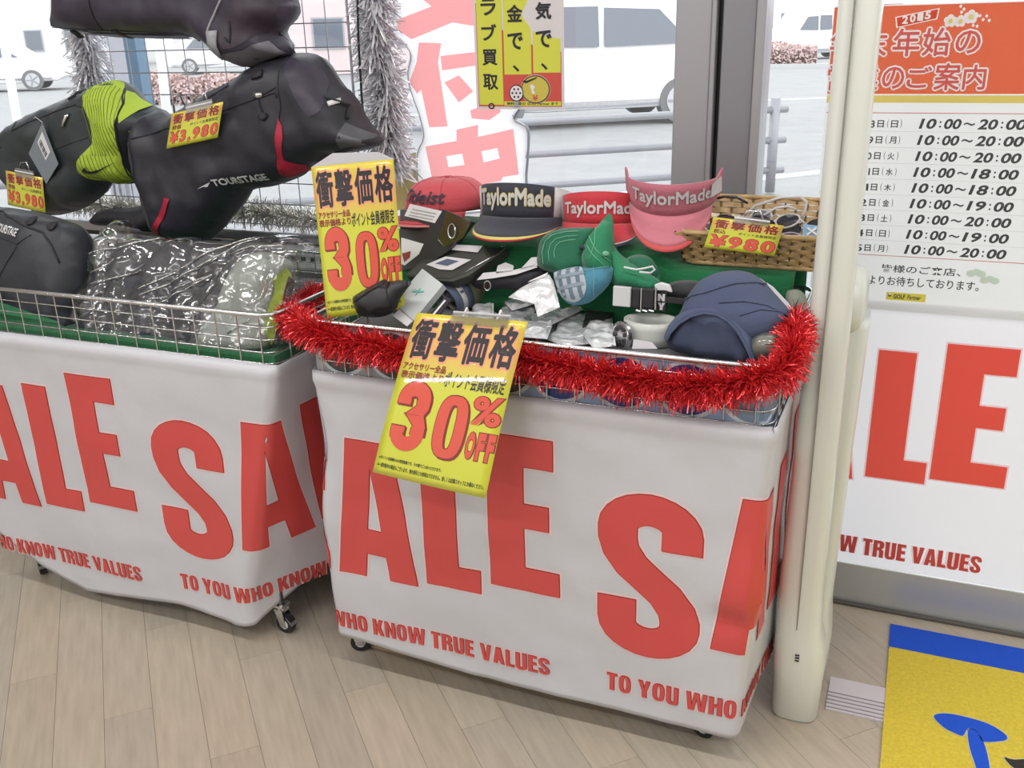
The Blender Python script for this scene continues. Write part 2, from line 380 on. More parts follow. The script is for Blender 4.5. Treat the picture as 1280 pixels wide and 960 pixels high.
struct('wall_front', (1.6, WT, 0), (3.5, WT + .1, 2.35), wallm)

# ------------------------------------------------------------------ outdoors
ASPH = mat('pale_asphalt', (.335, .338, .345), .9, bump=.2, bs=30, var=.06, vs=3)
g = MB().box((-90, WT + .1, -.12), (60, 130, -.02)).build('ground', ASPH); tag(g, kind='structure')
LINEM = mat('road_paint', (.6, .6, .6), .8); KERB = mat('concrete_kerb', (.55, .55, .55), .9)
PAINTW = mat('white_car_paint', (.85, .85, .87), .25, coat=.6); CARGL = mat('car_window_glass', (.16, .18, .22), .08, coat=.5)
TYRE = mat('tyre_rubber', (.20, .20, .21), .8); HUBM = mat('wheel_hub_silver', (.6, .6, .62), .4, .6); CARDK = mat('car_grey_trim', (.35, .36, .40), .5)
# pipe fence across the forecourt
FENCE = mat('galvanised_pipe', (.36, .36, .39), .5, .3)
A0, B0 = atz(962, 240, 0), atz(655, 262, 0)
fd = (B0 - A0); fd = V((fd.x, fd.y, 0)).normalized(); fn = empty('pipe_fence', tuple(A0), 'grey three-rail pipe fence across the forecourt behind the window', 'fence')
for k in range(0, 5):
    p = A0 + fd * 2.0 * k
    if k != 1: MB().tube([p, p + V((0, 0, .84))], .045, 10).build('post', FENCE, fn, smooth=True)
for z in (.20, .47, .74):
    MB().tube([A0 - fd * .12 + V((0, 0, z)), A0 + fd * 9 + V((0, 0, z))], .032, 8).build('rail', FENCE, fn, smooth=True)
def wheel(c, ax, r, root):
    mb = MB(); mb.tube([c - ax * .1, c + ax * .1], r, 24); wo = mb.build('wheel', TYRE, root)
    MB().tube([c + ax * .1, c + ax * .115], r * .68, 20).build('wheel_hub', HUBM, wo)
    for k in range(5):
        a = 2 * pi * k / 5; t = ax.cross(V((0, 0, 1))); d = t * cos(a) + V((0, 0, 1)) * sin(a)
        MB().tube([c + ax * .118, c + ax * .118 + d * r * .6], r * .07, 5).build('spoke', CARDK, wo)
def car(name, label, base, yaw, L, W, Hh, prof, wins, wx, wr=.33):
    # prof: side outline (x along, z up, in metres), extruded over the width with rounded shoulders
    c_, s_ = cos(yaw), sin(yaw); R = empty(name, base, label, 'vehicle'); B = V(base)
    def X(x, y, z): return B + V((c_ * x - s_ * y, s_ * x + c_ * y, z))
    P = smooth_poly(prof, 3); n = len(P); mb = MB(); rows = [(-.5, .94), (-.485, .985), (-.44, 1), (.44, 1), (.485, .985), (.5, .94)]
    cx = sum(p[0] for p in P) / n; cz = sum(p[1] for p in P) / n
    def tum(z): return 1 - max(0, z - Hh * .5) / Hh * .28
    vs = [X(cx + (p[0] - cx) * k, W * y * tum(p[1]), cz + (p[1] - cz) * k) for y, k in rows for p in P]
    fs = [(r * n + i, r * n + (i + 1) % n, (r + 1) * n + (i + 1) % n, (r + 1) * n + i) for r in range(5) for i in range(n)] + [tuple(range(n)), tuple(range(5 * n, 6 * n))[::-1]]
    mb.add(vs, fs).build('body', PAINTW, R, smooth=False)
    for side in (-1, 1):
        for q in wins:
            pts = [X(x, side * (W * .5 * tum(z) + .012), z) for x, z in q]; pts2 = [X(x, side * (W * .5 * tum(z) - .02), z) for x, z in q]; k = len(q)
            MB().add(pts + pts2, [tuple(range(k))] + [(i, (i + 1) % k, k + (i + 1) % k, k + i) for i in range(k)]).build('side_window', CARGL, R)
        for x in wx: wheel(X(x, side * (W * .5 - .07), wr), V((-s_, c_, 0)) * side, wr, R)
        MB().box((0, 0, 0), (1, 1, 1), 0, Matrix(((c_ * L * .94, -s_ * .03, 0, 0), (s_ * L * .94, c_ * .03, 0, 0), (0, 0, .10, 0), (0, 0, 0, 1)))).build('sill_strip', CARDK, R).location += X(-L * .47, side * (W * .5 - .0), .28)
    return R
VAN = [(-2.3, .3), (-2.35, .9), (-2.3, 1.35), (-2.15, 1.9), (-1.6, 2.0), (1.2, 2.0), (1.75, 1.55), (2.3, 1.05), (2.42, .75), (2.4, .3)]
KVAN = [(-1.6, .28), (-1.66, .9), (-1.6, 1.7), (-1.4, 1.85), (.7, 1.85), (1.2, 1.35), (1.62, 1.05), (1.7, .7), (1.68, .28)]
fa = atan2(-fd.y, -fd.x)
vc = atz(846, 152, 0)
vdir = V((cos(fa), sin(fa), 0))
vb = vc - vdir * 1.45 + V((-sin(fa), cos(fa), 0)) * .8
car('white_minivan', 'large white minivan passing close behind the pipe fence', tuple(vb), fa, 4.8, 1.75, 2.0,
    VAN, [[(-2.05, 1.22), (-2.0, 1.72), (-1.0, 1.76), (-1.0, 1.2)], [(-.9, 1.2), (-.9, 1.76), (.1, 1.76), (.1, 1.18)], [(.2, 1.18), (.2, 1.74), (1.1, 1.7), (1.62, 1.2)]], (-1.45, 1.45), .34)
kv = atz(1010, 74, 0)
car('small_white_van', 'small white van parked far across the road, right of the mullion', (kv.x, kv.y + 1, 0), fa + pi, 3.4, 1.48, 1.85,
    KVAN, [[(-1.4, 1.12), (-1.4, 1.6), (-.5, 1.62), (-.5, 1.1)], [(-.4, 1.1), (-.4, 1.62), (.1, 1.62), (.1, 1.08)], [(.2, 1.08), (.2, 1.6), (.65, 1.58), (1.0, 1.1)]], (-1.15, 1.15), .28)
lv = atz(44, 113, 0)
car('white_hatchback', 'white car with round wheel parked at far left outside', tuple(lv - vdir * 1.3 + V((-sin(fa), cos(fa), 0)) * .75), fa, 4.0, 1.65, 1.55,
    [(-2.0, .28), (-2.05, .8), (-1.95, 1.2), (-1.5, 1.5), (-.2, 1.55), (.7, 1.45), (1.4, 1.0), (2.0, .8), (2.05, .28)],
    [[(-1.6, 1.0), (-1.4, 1.38), (-.5, 1.42), (-.5, 1.0)], [(-.4, 1.0), (-.4, 1.42), (.4, 1.38), (1.0, 1.0)]], (-1.3, 1.3), .31)
cv = atz(262, 92, 0)
car('white_sedan', 'white car behind the wire grid, above the striped bag', (cv.x, cv.y + 1, 0), fa, 4.4, 1.7, 1.5,
    [(-2.2, .28), (-2.25, .8), (-2.1, 1.0), (-1.3, 1.4), (-.3, 1.5), (.6, 1.42), (1.4, 1.0), (2.2, .8), (2.25, .28)],
    [[(-1.4, 1.0), (-1.1, 1.32), (-.3, 1.38), (-.3, 1.0)], [(-.2, 1.0), (-.2, 1.38), (.5, 1.32), (1.1, 1.0)]], (-1.35, 1.35), .31)
def leafy(name, label, a, b, h, dpt, mt):
    mb = MB(); a = V(a); b = V(b); d = (b - a); L = d.length; d.normalize(); s_ = V((-d.y, d.x, 0)); R = empty(name, tuple((a + b) / 2), label, 'hedge')
    for i in range(2600):
        u = random.random(); q = random.random() * pi; rr = 1 - random.random() ** 3 * .5
        p = a + d * (u * L) + s_ * (cos(q) * dpt * rr) + V((0, 0, sin(q) * h * rr * (.85 + .2 * noise.noise(V((u * L, 0, 0))))))
        t = V([random.uniform(-1, 1) for _ in range(3)]).normalized(); k = t.orthogonal().normalized(); z_ = .07
        mb.add([p - t * z_, p + k * z_ * .5, p + t * z_, p - k * z_ * .5], [(0, 1, 2, 3)])
    tag(mb.build('foliage', mt, R), kind='stuff')
    MB().tube([a + V((0, 0, h * .35)), b + V((0, 0, h * .35))], min(h, dpt) * .42, 8, flat=1).build('branches', mat('hedge_twigs', (.20, .14, .13), .9), R)
HEDGE = mat('winter_hedge_leaf', (.60, .45, .43), .9)
hb = atz(935, 84, 0); leafy('roadside_hedge', 'reddish clipped hedge on the kerb, right of the mullion', hb - V((2.6, 0, 0)), hb + V((2.2, .3, 0)), .85, .6, HEDGE)
h1, h2 = atz(180, 128, 0), atz(330, 128, 0); leafy('roadside_hedge', 'reddish hedge outside, behind the wire grid above the striped bag', h1, h2, .75, .6, HEDGE)
MB().box((hb.x - 7, hb.y - .8, -.02), (hb.x + 9, hb.y - .6, .12)).build('kerb', KERB)['kind'] = 'structure'
bpy.data.objects['kerb'].name = 'trim_3'
for nm, (p, q, wd) in {'lane_line': (atz(950, 125, 0), atz(1045, 121, 0), .16), 'far_lane_line': (atz(950, 222, 0), atz(1040, 212, 0), .10)}.items():
    d = (q - p).normalized(); s_ = V((-d.y, d.x, 0)) * wd; p = p - d * 12; q = q + d * 8
    o = MB().add([p - s_, q - s_, q + s_, p + s_, *[x + V((0, 0, .012)) for x in (p - s_, q - s_, q + s_, p + s_)]], [(3, 2, 1, 0), (4, 5, 6, 7), (0, 1, 5, 4), (1, 2, 6, 5), (2, 3, 7, 6), (3, 0, 4, 7)]).build(nm, LINEM)
    tag(o, 'white painted line on the road ' + ('beyond the van' if wd > .12 else 'near the fence post'), 'road marking')
    o.location.z = -.02
# houses across the road
def house(label, x, y, w_, d, h, yaw, wc, rows, cols):
    c_, s_ = cos(yaw), sin(yaw); R = empty('house', (x, y, 0), label, 'building')
    M = Matrix(((c_, -s_, 0, x), (s_, c_, 0, y), (0, 0, 1, 0), (0, 0, 0, 1)))
    MB().box((-w_ / 2, 0, 0), (w_ / 2, d, h), 0, M).build('wall', wc, R)
    MB().box((-w_ / 2 - .3, -.4, h), (w_ / 2 + .3, d + .3, h + .25), 0, M).build('roof', CARDK, R)
    for r in range(rows):
        for c in range(cols):
            x0 = -w_ / 2 + (c + .3) * w_ / cols; z0 = .9 + r * 2.8
            f = MB().box((x0, -.06, z0), (x0 + w_ / cols * .45, .0, z0 + 1.1), 0, M).build('window', ALU, R)
            MB().box((x0 + .06, -.07, z0 + .06), (x0 + w_ / cols * .45 - .06, -.055, z0 + 1.04), 0, M).build('pane', CARGL, f)
WALLC = mat('pale_house_render', (.78, .77, .78), .9); WALLP = mat('pinkish_house_render', (.74, .62, .62), .9)
p = at(30, 60, 40); house('white house far beyond the parked car at left', p.x, 42, 8, 6, 5.6, fa, WALLC, 2, 4)
p = at(250, 30, 46); house('pale building outside behind the wire grid at left', p.x, 52, 11, 6, 6, fa, WALLC, 2, 4)
p = at(395, 30, 30); house('pinkish building seen between dark bag strap and silver tinsel', p.x, 33, 5.2, 5, 6, fa, WALLP, 2, 2)
p = at(1000, 10, 60); house('white building beyond the small van', p.x, 90, 14, 6, 6, fa + .1, WALLC, 2, 5)
p = at(760, 10, 50); house('white building rising above the minivan roof', p.x, 58, 16, 6, 6, fa, WALLC, 2, 5)
# blue-grey post and a striped shutter box near the left window, outdoors
b0 = atz(180, 250, -.02)
pb = at(182, 150, 3.6)
o = empty('blue_sign_post', (pb.x, 3.6, -.02), 'slate blue square post standing outside behind the left wire grid', 'post')
MB().box((pb.x - .035, 3.57, -.02), (pb.x + .035, 3.63, 2.7)).build('shaft', mat('slate_blue_paint', (.13, .22, .33), .5), o)
MB().box((pb.x - .09, 3.5, -.02), (pb.x + .09, 3.7, .01)).build('base_plate', FENCE, o)
pb = at(138, 150, 3.3); o = empty('grey_meter_cabinet', (pb.x, 3.3, -.02), 'ribbed grey cabinet outside, left of the slate blue post', 'cabinet')
MB().box((pb.x - .06, 3.3, -.02), (pb.x + .045, 3.4, 2.3)).build('body', mat('cabinet_grey', (.42, .42, .47), .5), o)
for k in range(3): MB().box((pb.x - .055 + k * .032, 3.288, 0), (pb.x - .039 + k * .032, 3.3, 2.28)).build('rib', mat('cabinet_rib', (.52, .52, .56), .5), o)
for (px, lab) in ((8, 'thin white pole outside at far left edge'), (198, 'thin white pole outside, right of the slate blue post')):
    pb = at(px, 100, 7.0); o = MB().tube([(pb.x, 7, -.02), (pb.x + .12, 7, 2.6)], .04, 8).build('white_pole', mat('white_pole_paint', (.8, .8, .8), .5)); tag(o, lab, 'pole')
pb = at(1052, 30, 3.2); pc = at(1037, 120, 3.2)
o = MB().grid(lambda u, v: pc + (pb - pc) * v + V((.16 * u, .02 * sin(u * 6), 0)), lin(0, 1, 8), lin(-.05, 1.25, 12)).build('red_pennant', mat('red_flag_cloth', (.55, .05, .06), .7)); solid(o, .002)
tag(o, 'narrow red flag edge hanging outside beside the ivory gate', 'flag')
MB().tube([(pb.x + .0, 3.21, 2.9), (pb.x + .0, 3.21, 1.2), (pb.x, 3.21, -.02)], .01, 6).build('pole', ALU, o)

# ------------------------------------------------------------------ display carts (wire baskets on casters)
RIMZ, TOPZ, CT0, CT1 = .905, .79, 1.70, 2.30
def cart(x0, x1, label, cast):
    R = empty('display_cart', ((x0 + x1) / 2, (CT0 + CT1) / 2, 0), label, 'cart')
    r = .04
    def ring(z, ins=0):
        P = []
        for cx, cy, a in ((x1 - r, CT0 + r, -90), (x1 - r, CT1 - r, 0), (x0 + r, CT1 - r, 90), (x0 + r, CT0 + r, 180)):
            P += [(cx + (r - ins) * cos(radians(a + k * 22.5)), cy + (r - ins) * sin(radians(a + k * 22.5)), z) for k in range(5)]
        return P
    MB().tube(ring(RIMZ), .0055, 8, closed=True).build('rim', CHROME, R, smooth=True)
    for z in (.875, .845, .815, .788, .765): MB().tube(ring(z, .003), .0020, 5, closed=True).build('hoop_wire', CHROME, R, smooth=True)
    zb = .765
    me = None
    def upright(p):
        nonlocal me
        if me is None:
            mb = MB().tube([(0, 0, 0), (0, 0, RIMZ - zb)], .0018, 5); me = bpy.data.meshes.new('upright_wire'); me.from_pydata([tuple(q) for q in mb.v], [], mb.f); me.materials.append(CHROME)
        o = bpy.data.objects.new('upright_wire', me); COL.objects.link(o); o.parent = R; o.matrix_parent_inverse = Matrix.Translation(-R.location); o.location = p
    n = 17
    for k in range(n):
        x = x0 + .035 + (x1 - x0 - .07) * k / (n - 1)
        upright((x, CT0, zb)); upright((x, CT1, zb))
    for k in range(1, 10):
        y = CT0 + (CT1 - CT0) * k / 10; upright((x0, y, zb)); upright((x1, y, zb))
    MB().box((x0 + .01, CT0 + .01, .752), (x1 - .01, CT1 - .01, .759)).build('basket_floor', STEEL, R)
    fx0, fx1, fy0, fy1 = cast
    for x in (fx0, fx1):
        for y in (fy0, fy1):
            MB().tube([(x, y, .085), (x, y, .752)], .011, 8).build('leg', CHROME, R, smooth=True)
            a = random.uniform(-.8, .8); d = V((cos(a), sin(a), 0)); sd = V((-sin(a), cos(a), 0)); c = V((x, y, .026)) + d * .012
            cs = MB().box((x - .017, y - .017, .078), (x + .017, y + .017, .084)).tube([(x, y, .066), (x, y, .078)], .014, 12).build('caster', CHROME, R)
            MB().tube([c - sd * .010, c + sd * .010], .0255, 22).build('wheel', BLACK_RUBBER, cs, smooth=False)
            MB().tube([c - sd * .0115, c + sd * .0115], .013, 14).build('wheel_hub', PAPER, cs)
            for q in (-1, 1):
                p = c + sd * q * .0145; t_ = d * .013
                MB().add([p - t_ * .7 - V((0, 0, .007)), p + t_ * .7 - V((0, 0, .007)), V((x, y, .07)) + sd * q * .0145 + t_, V((x, y, .07)) + sd * q * .0145 - t_], [(0, 1, 2, 3)]).build('fork', CHROME, cs).modifiers.new('t', 'SOLIDIFY').thickness = .0018
            p = c + d * .03 + V((0, 0, .004))
            MB().add([p - sd * .013, p + sd * .013, p + sd * .010 - d * .022 + V((0, 0, .02)), p - sd * .010 - d * .022 + V((0, 0, .02))], [(0, 1, 2, 3)]).build('brake_pedal', STEEL, cs).modifiers.new('t', 'SOLIDIFY').thickness = .002
    MB().tube([(fx0, fy0, .30), (fx1, fy0, .30), (fx1, fy1, .30), (fx0, fy1, .30)], .006, 6, closed=True).build('lower_frame', CHROME, R)
    return R
cartA = cart(-1.215, -.195, 'wire basket cart on casters in the centre, hung with red tinsel', (-1.205, -.315, 1.765, 2.24))
cartB = cart(-2.36, -1.305, 'wire basket cart on casters at left, filled with wrapped bags', (-2.30, -1.435, 1.77, 2.24))

# SALE banner cloths. a = arc length, equal to x on the front face; z = height
def s_centre():
    P = [(.1775, .262)]; P += [(.11 + .0675 * cos(radians(a)), .302 + .048 * sin(radians(a))) for a in range(0, 181, 15)]
    P += [(.0428, .278), (.050, .250), (.074, .217), (.11, .187), (.146, .157), (.170, .124), (.1775, .098)]
    P += [(.11 + .0675 * cos(radians(-a)), .084 + .048 * sin(radians(-a))) for a in range(0, 181, 15)]; P += [(.0425, .136)]; return P
def stroke(P, hx, hy):
    L, R = [], []
    for i, p in enumerate(P):
        a, b = P[max(0, i - 1)], P[min(len(P) - 1, i + 1)]; dx, dy = b[0] - a[0], b[1] - a[1]; l = sqrt(dx * dx + dy * dy) or 1; nx, ny = -dy / l, dx / l
        if i in (0, len(P) - 1): nx, ny = (1 if nx > 0 else -1), 0
        k = sqrt((nx * hx) ** 2 + (ny * hy) ** 2) 
        L.append((p[0] + nx * hx, p[1] + ny * hy)); R.append((p[0] - nx * hx, p[1] - ny * hy))
    return L + R[::-1]
H_ = .355
LET = {'S': [stroke(s_centre(), .0425, .036)],
       'A': [[(0, 0), (.047, H_), (.165, H_), (.212, 0), (.137, 0), (.130, .17 * H_), (.080, .17 * H_), (.074, 0)], [(.087, .36 * H_), (.106, .78 * H_), (.123, .36 * H_)]],
       'L': [[(0, 0), (0, H_), (.085, H_), (.085, .17 * H_), (.138, .17 * H_), (.138, 0)]],
       'E': [[(0, 0), (0, H_ + .015), (.152, H_ + .015), (.152, .83 * H_ + .005), (.085, .83 * H_ + .005), (.085, .61 * H_), (.142, .61 * H_), (.142, .44 * H_), (.085, .44 * H_), (.085, .17 * H_), (.165, .17 * H_), (.165, 0)]]}
SALE = (('S', 0, .232, 1.0), ('A', .243, .285, 1.0), ('L', .478, .300, 1.0), ('E', .640, .333, 1.0))
def place(polys, dx, dy): return [[(x + dx, y + dy) for x, y in p] for p in polys]
def outlines(S, x, dz, lim, us, vs_, k=1.0):
    for ch, ox, oz, _ in SALE:
        pl = place([[(a * k, b * k) for a, b in p] for p in LET[ch]], x + ox * k, oz * k + dz)
        if pl[0][0][0] < lim[0] - .25 or pl[0][0][0] > lim[1]: continue
        for off, m, lay in ((.0042, PINK_HALO, 1), (.0, RED_INK_DARK, 2), (-.0016, RED_INK, 3)):
            g = shape(pl, off); g = crop(g, lim); 
            if g[1]: S.put(g, m, lay, us, vs_)
def crop(g, lim):
    bm = bmesh.new(); vv = [bm.verts.new((x, y, 0)) for x, y in g[0]]
    for f in g[1]:
        try: bm.faces.new([vv[i] for i in f])
        except ValueError: pass
    for u, no in ((lim[0], (-1, 0, 0)), (lim[1], (1, 0, 0))):
        bmesh.ops.bisect_plane(bm, geom=bm.verts[:] + bm.edges[:] + bm.faces[:], plane_co=(u, 0, 0), plane_no=no, clear_outer=True)
    bm.verts.index_update(); r = ([(v.co.x, v.co.y) for v in bm.verts], [tuple(v.index for v in f.verts) for f in bm.faces]); bm.free(); return r
TAGLINE = 'TO YOU WHO KNOW TRUE VALUES'
def sup(cx, cy, rx, ry, e=2.8, n=24): 
    r = []
    for k in range(n):
        a = 2 * pi * k / n; c, q = cos(a), sin(a); r.append((cx + rx * abs(c) ** (2 / e) * (1 if c > 0 else -1), cy + ry * abs(q) ** (2 / e) * (1 if q > 0 else -1)))
    return r
CAPS = {'T': (.46, [[(.12, 0), (.12, .83), (0, .83), (0, 1), (.46, 1), (.46, .83), (.34, .83), (.34, 0)]]), 'O': (.52, [sup(.26, .5, .26, .51), sup(.26, .5, .055, .34)[::-1]]),
        'Y': (.54, [[(.16, 0), (.16, .40), (0, 1), (.21, 1), (.27, .66), (.33, 1), (.54, 1), (.38, .40), (.38, 0)]]), 'U': (.52, [[(0, 1), (0, .22), (.03, .08), (.12, -.01), (.26, -.02), (.40, -.01), (.49, .08), (.52, .22), (.52, 1), (.31, 1), (.31, .2), (.26, .14), (.21, .2), (.21, 1)]]),
        'W': (.86, [[(.09, 0), (0, 1), (.20, 1), (.25, .42), (.32, 1), (.54, 1), (.61, .42), (.66, 1), (.86, 1), (.77, 0), (.52, 0), (.43, .58), (.34, 0)]]), 'H': (.54, [[(0, 0), (0, 1), (.21, 1), (.21, .61), (.33, .61), (.33, 1), (.54, 1), (.54, 0), (.33, 0), (.33, .42), (.21, .42), (.21, 0)]]),
        'K': (.56, [[(0, 0), (0, 1), (.21, 1), (.21, .60), (.33, 1), (.54, 1), (.41, .56), (.57, 0), (.35, 0), (.21, .46), (.21, 0)]]), 'N': (.54, [[(0, 0), (0, 1), (.18, 1), (.35, .50), (.35, 1), (.54, 1), (.54, 0), (.36, 0), (.19, .50), (.19, 0)]]),
        'R': (.53, [[(0, 0), (0, 1), (.34, 1), (.46, .96), (.52, .84), (.52, .66), (.48, .56), (.40, .51), (.50, .44), (.52, .34), (.52, 0), (.32, 0), (.32, .34), (.28, .42), (.21, .42), (.21, 0)], [(.21, .58), (.28, .60), (.31, .66), (.31, .76), (.28, .83), (.21, .84)]]),
        'E': (.42, [[(0, 0), (0, 1), (.41, 1), (.41, .82), (.21, .82), (.21, .61), (.39, .61), (.39, .43), (.21, .43), (.21, .18), (.42, .18), (.42, 0)]]), 'V': (.56, [[(.16, 0), (0, 1), (.21, 1), (.28, .36), (.35, 1), (.56, 1), (.40, 0)]]),
        'A': (.56, [[(0, 0), (.16, 1), (.40, 1), (.56, 0), (.35, 0), (.33, .18), (.23, .18), (.21, 0)], [(.245, .34), (.28, .74), (.315, .34)]]), 'L': (.41, [[(0, 0), (0, 1), (.21, 1), (.21, .18), (.41, .18), (.41, 0)]]),
        'S': (.50, [[(x / .22 * .5, y / .386) for x, y in stroke(s_centre(), .0425, .034)]])}
def impact(t, off=0, gap=.055, word=.24):
    P = []; x = 0
    for ch in t:
        if ch == ' ': x += word; continue
        w_, pl = CAPS[ch]; P += place(pl, x, 0); x += w_ + gap
    return shape(P, off)
def tagline(S, x, z, lim, us, vs_, w_=.757, h=.047):
    for off, m, lay in ((.06, PINK_HALO, 1), (0, RED_INK_DARK, 2), (-.022, RED_INK, 3)):
        e = off * .045
        g = crop(fit(impact(TAGLINE, off), (x - e, z - e, x + w_ + e, z + h + e)), lim)
        if g[1]: S.put(g, m, lay, us, vs_)
def banner(x0, x1f, hem, S0s, label, wr, seed, t0=CT0 - .012):
    def poly(a, z):
        X1 = x1f(z); k = sqrt((-x1f(TOPZ) + X1) ** 2 + .3 ** 2) ; xb = x1f(TOPZ) + .002
        if a < x0: return V((x0, t0 + (x0 - a), z))
        if a <= X1: return V((a, t0, z))
        q = a - X1; mid = V((xb, t0 + .30, z)); c = V((X1, t0, z))
        return c + (mid - c) * (q / k) if q < k else mid + V((0, q - k, 0))
    def F(a, z):
        r = .022; p = sum((poly(a + r * j / 3, z) for j in range(-3, 4)), V((0, 0, 0))) / 7
        n = V((0, -1, 0)) if x0 < a < x1f(z) else (V((-1, 0, 0)) if a <= x0 else V((1, -.2, 0)))
        p = p + n * wr(a, z); tz = (z - TOPZ + .02) / .02
        if tz > 0: p.y += .010 * tz * tz * (1 if x0 < a < x1f(z) else 0)
        return p
    a0, a1 = x0 - .55, x1f(TOPZ) + .60
    us = lin(a0, x0 - .06, 14)[:-1] + lin(x0 - .06, x0 + .06, 14)[:-1] + lin(x0 + .06, x1f(.1) - .07, 60)[:-1] + lin(x1f(.1) - .07, x1f(TOPZ) + .06, 50)[:-1] + lin(x1f(TOPZ) + .06, a1, 26)
    def Fv(a, v): h = hem(a); return F(a, h + (TOPZ - h) * v)
    o = MB().grid(Fv, us, lin(0, 1, 60)).build('sale_banner_cloth', WHITE_CLOTH, smooth=True)
    tag(o, label, 'banner', None); solid(o, .0006, 0)
    S = Sheet(F, .0009); lim = (x0 - .3, x1f(.4) + .45)
    cu = us; cv = lin(.1, .75, 48)
    for x in S0s:
        outlines(S, x, 0, lim, cu, cv); tagline(S, x + .022, .123 if x > -1.9 else .115, lim, cu, cv)
    S.build('lettering', o).data.name = 'lettering'
    return o
def itp(P, a):
    if a <= P[0][0]: return P[0][1]
    for (x, y), (x2, y2) in zip(P, P[1:]):
        if a <= x2: return y + (y2 - y) * (a - x) / (x2 - x)
    return P[-1][1]
def g2(x, c, s): return math.exp(-((x - c) / s) ** 2)
def wrA(a, z):
    f = .004 * noise.noise(V((a * 5, z * 7, 3))) + .0020 * noise.noise(V((a * 17, z * 14, 9)))
    f += .018 * g2(a, -.225 + (z - .40) * .12, .045) * g2(z, .44, .09) - .012 * g2(a, -.25, .05) * g2(z, .36, .03)
    f += -.02 * g2(a, -1.22, .05) * g2(z, .62, .12) + .012 * g2(a, -1.22, .05) * g2(z, .40, .14)
    f += .004 * g2(z - .77, 0, .012); return f
def wrB(a, z):
    return .005 * noise.noise(V((a * 4, z * 6, 13))) + .0022 * noise.noise(V((a * 15, z * 12, 5))) + .004 * g2(z - .77, 0, .012) + .012 * g2(a, -1.50, .04) * max(0, .3 - z) * 2
banner(-1.212, lambda z: -.190 - .028 * max(0, (TOPZ - z)) / .7, lambda a: itp([(-1.6, .11), (-1.25, .096), (-1.14, .094), (-1.0, .082), (-.85, .072), (-.5, .072), (-.215, .070), (-.12, .10), (.05, .15), (.4, .2)], a),
       (-.531 - .89, -.531, -.531 + .89), 'white plastic SALE banner wrapped around the centre cart, sagging at its corners', wrA, 1)
banner(-2.355, lambda z: -1.300 - .17 * min(1, max(0, (TOPZ - z)) / .66), lambda a: itp([(-2.6, .22), (-2.335, .165), (-2.2, .085), (-2.04, .035), (-1.9, .050), (-1.7, .070), (-1.52, .050), (-1.46, .055), (-1.40, .085), (-1.28, .14), (-1.1, .21), (-.8, .22)], a),
       (-1.707 - .89, -1.707, -1.707 + .89), 'white plastic SALE banner wrapped around the left cart, hem drooping to a point', wrB, 2)

# linings inside the carts
def lining(x0, x1, label):
    R = empty('felt_lining', ((x0 + x1) / 2, 2, .76), label, 'lining')
    MB().box((x0 + .03, CT0 + .03, .7595), (x1 - .03, CT1 - .03, .79)).build('base_pad', GREEN_FELT, R)
    MB().box((x0 + .012, CT0 + .012, .765), (x1 - .012, CT0 + .02, .806)).build('front_flap', GREEN_FELT, R); MB().box((x1 - .02, CT0 + .02, .765), (x1 - .012, CT1 - .02, .806)).build('side_flap', GREEN_FELT, R)
    return R
lb_ = lining(-2.36, -1.305, 'dark green felt lining inside the left cart basket')
o = MB().add([(-2.34, CT0 + .024, .80), (-1.95, CT0 + .024, .80), (-2.02, CT0 + .05, .815), (-2.34, CT0 + .05, .875)], [(0, 1, 2, 3)]).build('raised_corner', GREEN_FELT, lb_); solid(o, .003)
# printed liner sheet with discs behind the front wires of the centre cart
LGREY = mat('liner_grey_print', (.36, .38, .40), .35); LBLUE = mat('liner_pale_blue_print', (.30, .40, .58), .35); LNAVY = mat('navy_disc_print', (.02, .045, .20), .35); LCHAR = mat('charcoal_disc_print', (.06, .065, .07), .35); LRIM = mat('liner_white_print', (.62, .66, .70), .35)
def Fl(u, v):
    x = u; r = .03
    if x > -.235: return V((-.235 + .03 * sin(min(1.57, (x + .235) / .03)), CT0 + .008 + .03 * (1 - cos(min(1.57, (x + .235) / .03))) + max(0, x + .235 - .047), v))
    return V((x, CT0 + .008, v))
mb = MB(); mb.grid(Fl, lin(-1.20, -.72, 20), (.76, .895), 0); mb.grid(Fl, lin(-.72, -.10, 40), (.76, .895), 1)
ln = mb.build('liner_sheet', [LGREY, LBLUE]); tag(ln, 'glossy liner sheet printed with dark discs behind the front wires of the centre cart', 'liner')
S = Sheet(Fl)
for i, x in enumerate((-1.13, -1.0, -.86, -.74, -.62, -.49, -.36, -.235, -.13)):
    hr = (.055, .045)
    S.put(cut(fit(shape([ell(0, 0, 1, 1)]), (x - .064, .782, x + .064, .90)), lin(x - .06, x + .06, 7)), LRIM, 1)
    S.put(cut(fit(shape([ell(0, 0, 1, 1)]), (x - .056, .790, x + .056, .893)), lin(x - .06, x + .06, 7)), LCHAR if x < -.7 else (LNAVY if x < -.27 else mat('slate_disc_print', (.20, .27, .36), .35)), 2)
S.build('disc_print', ln)

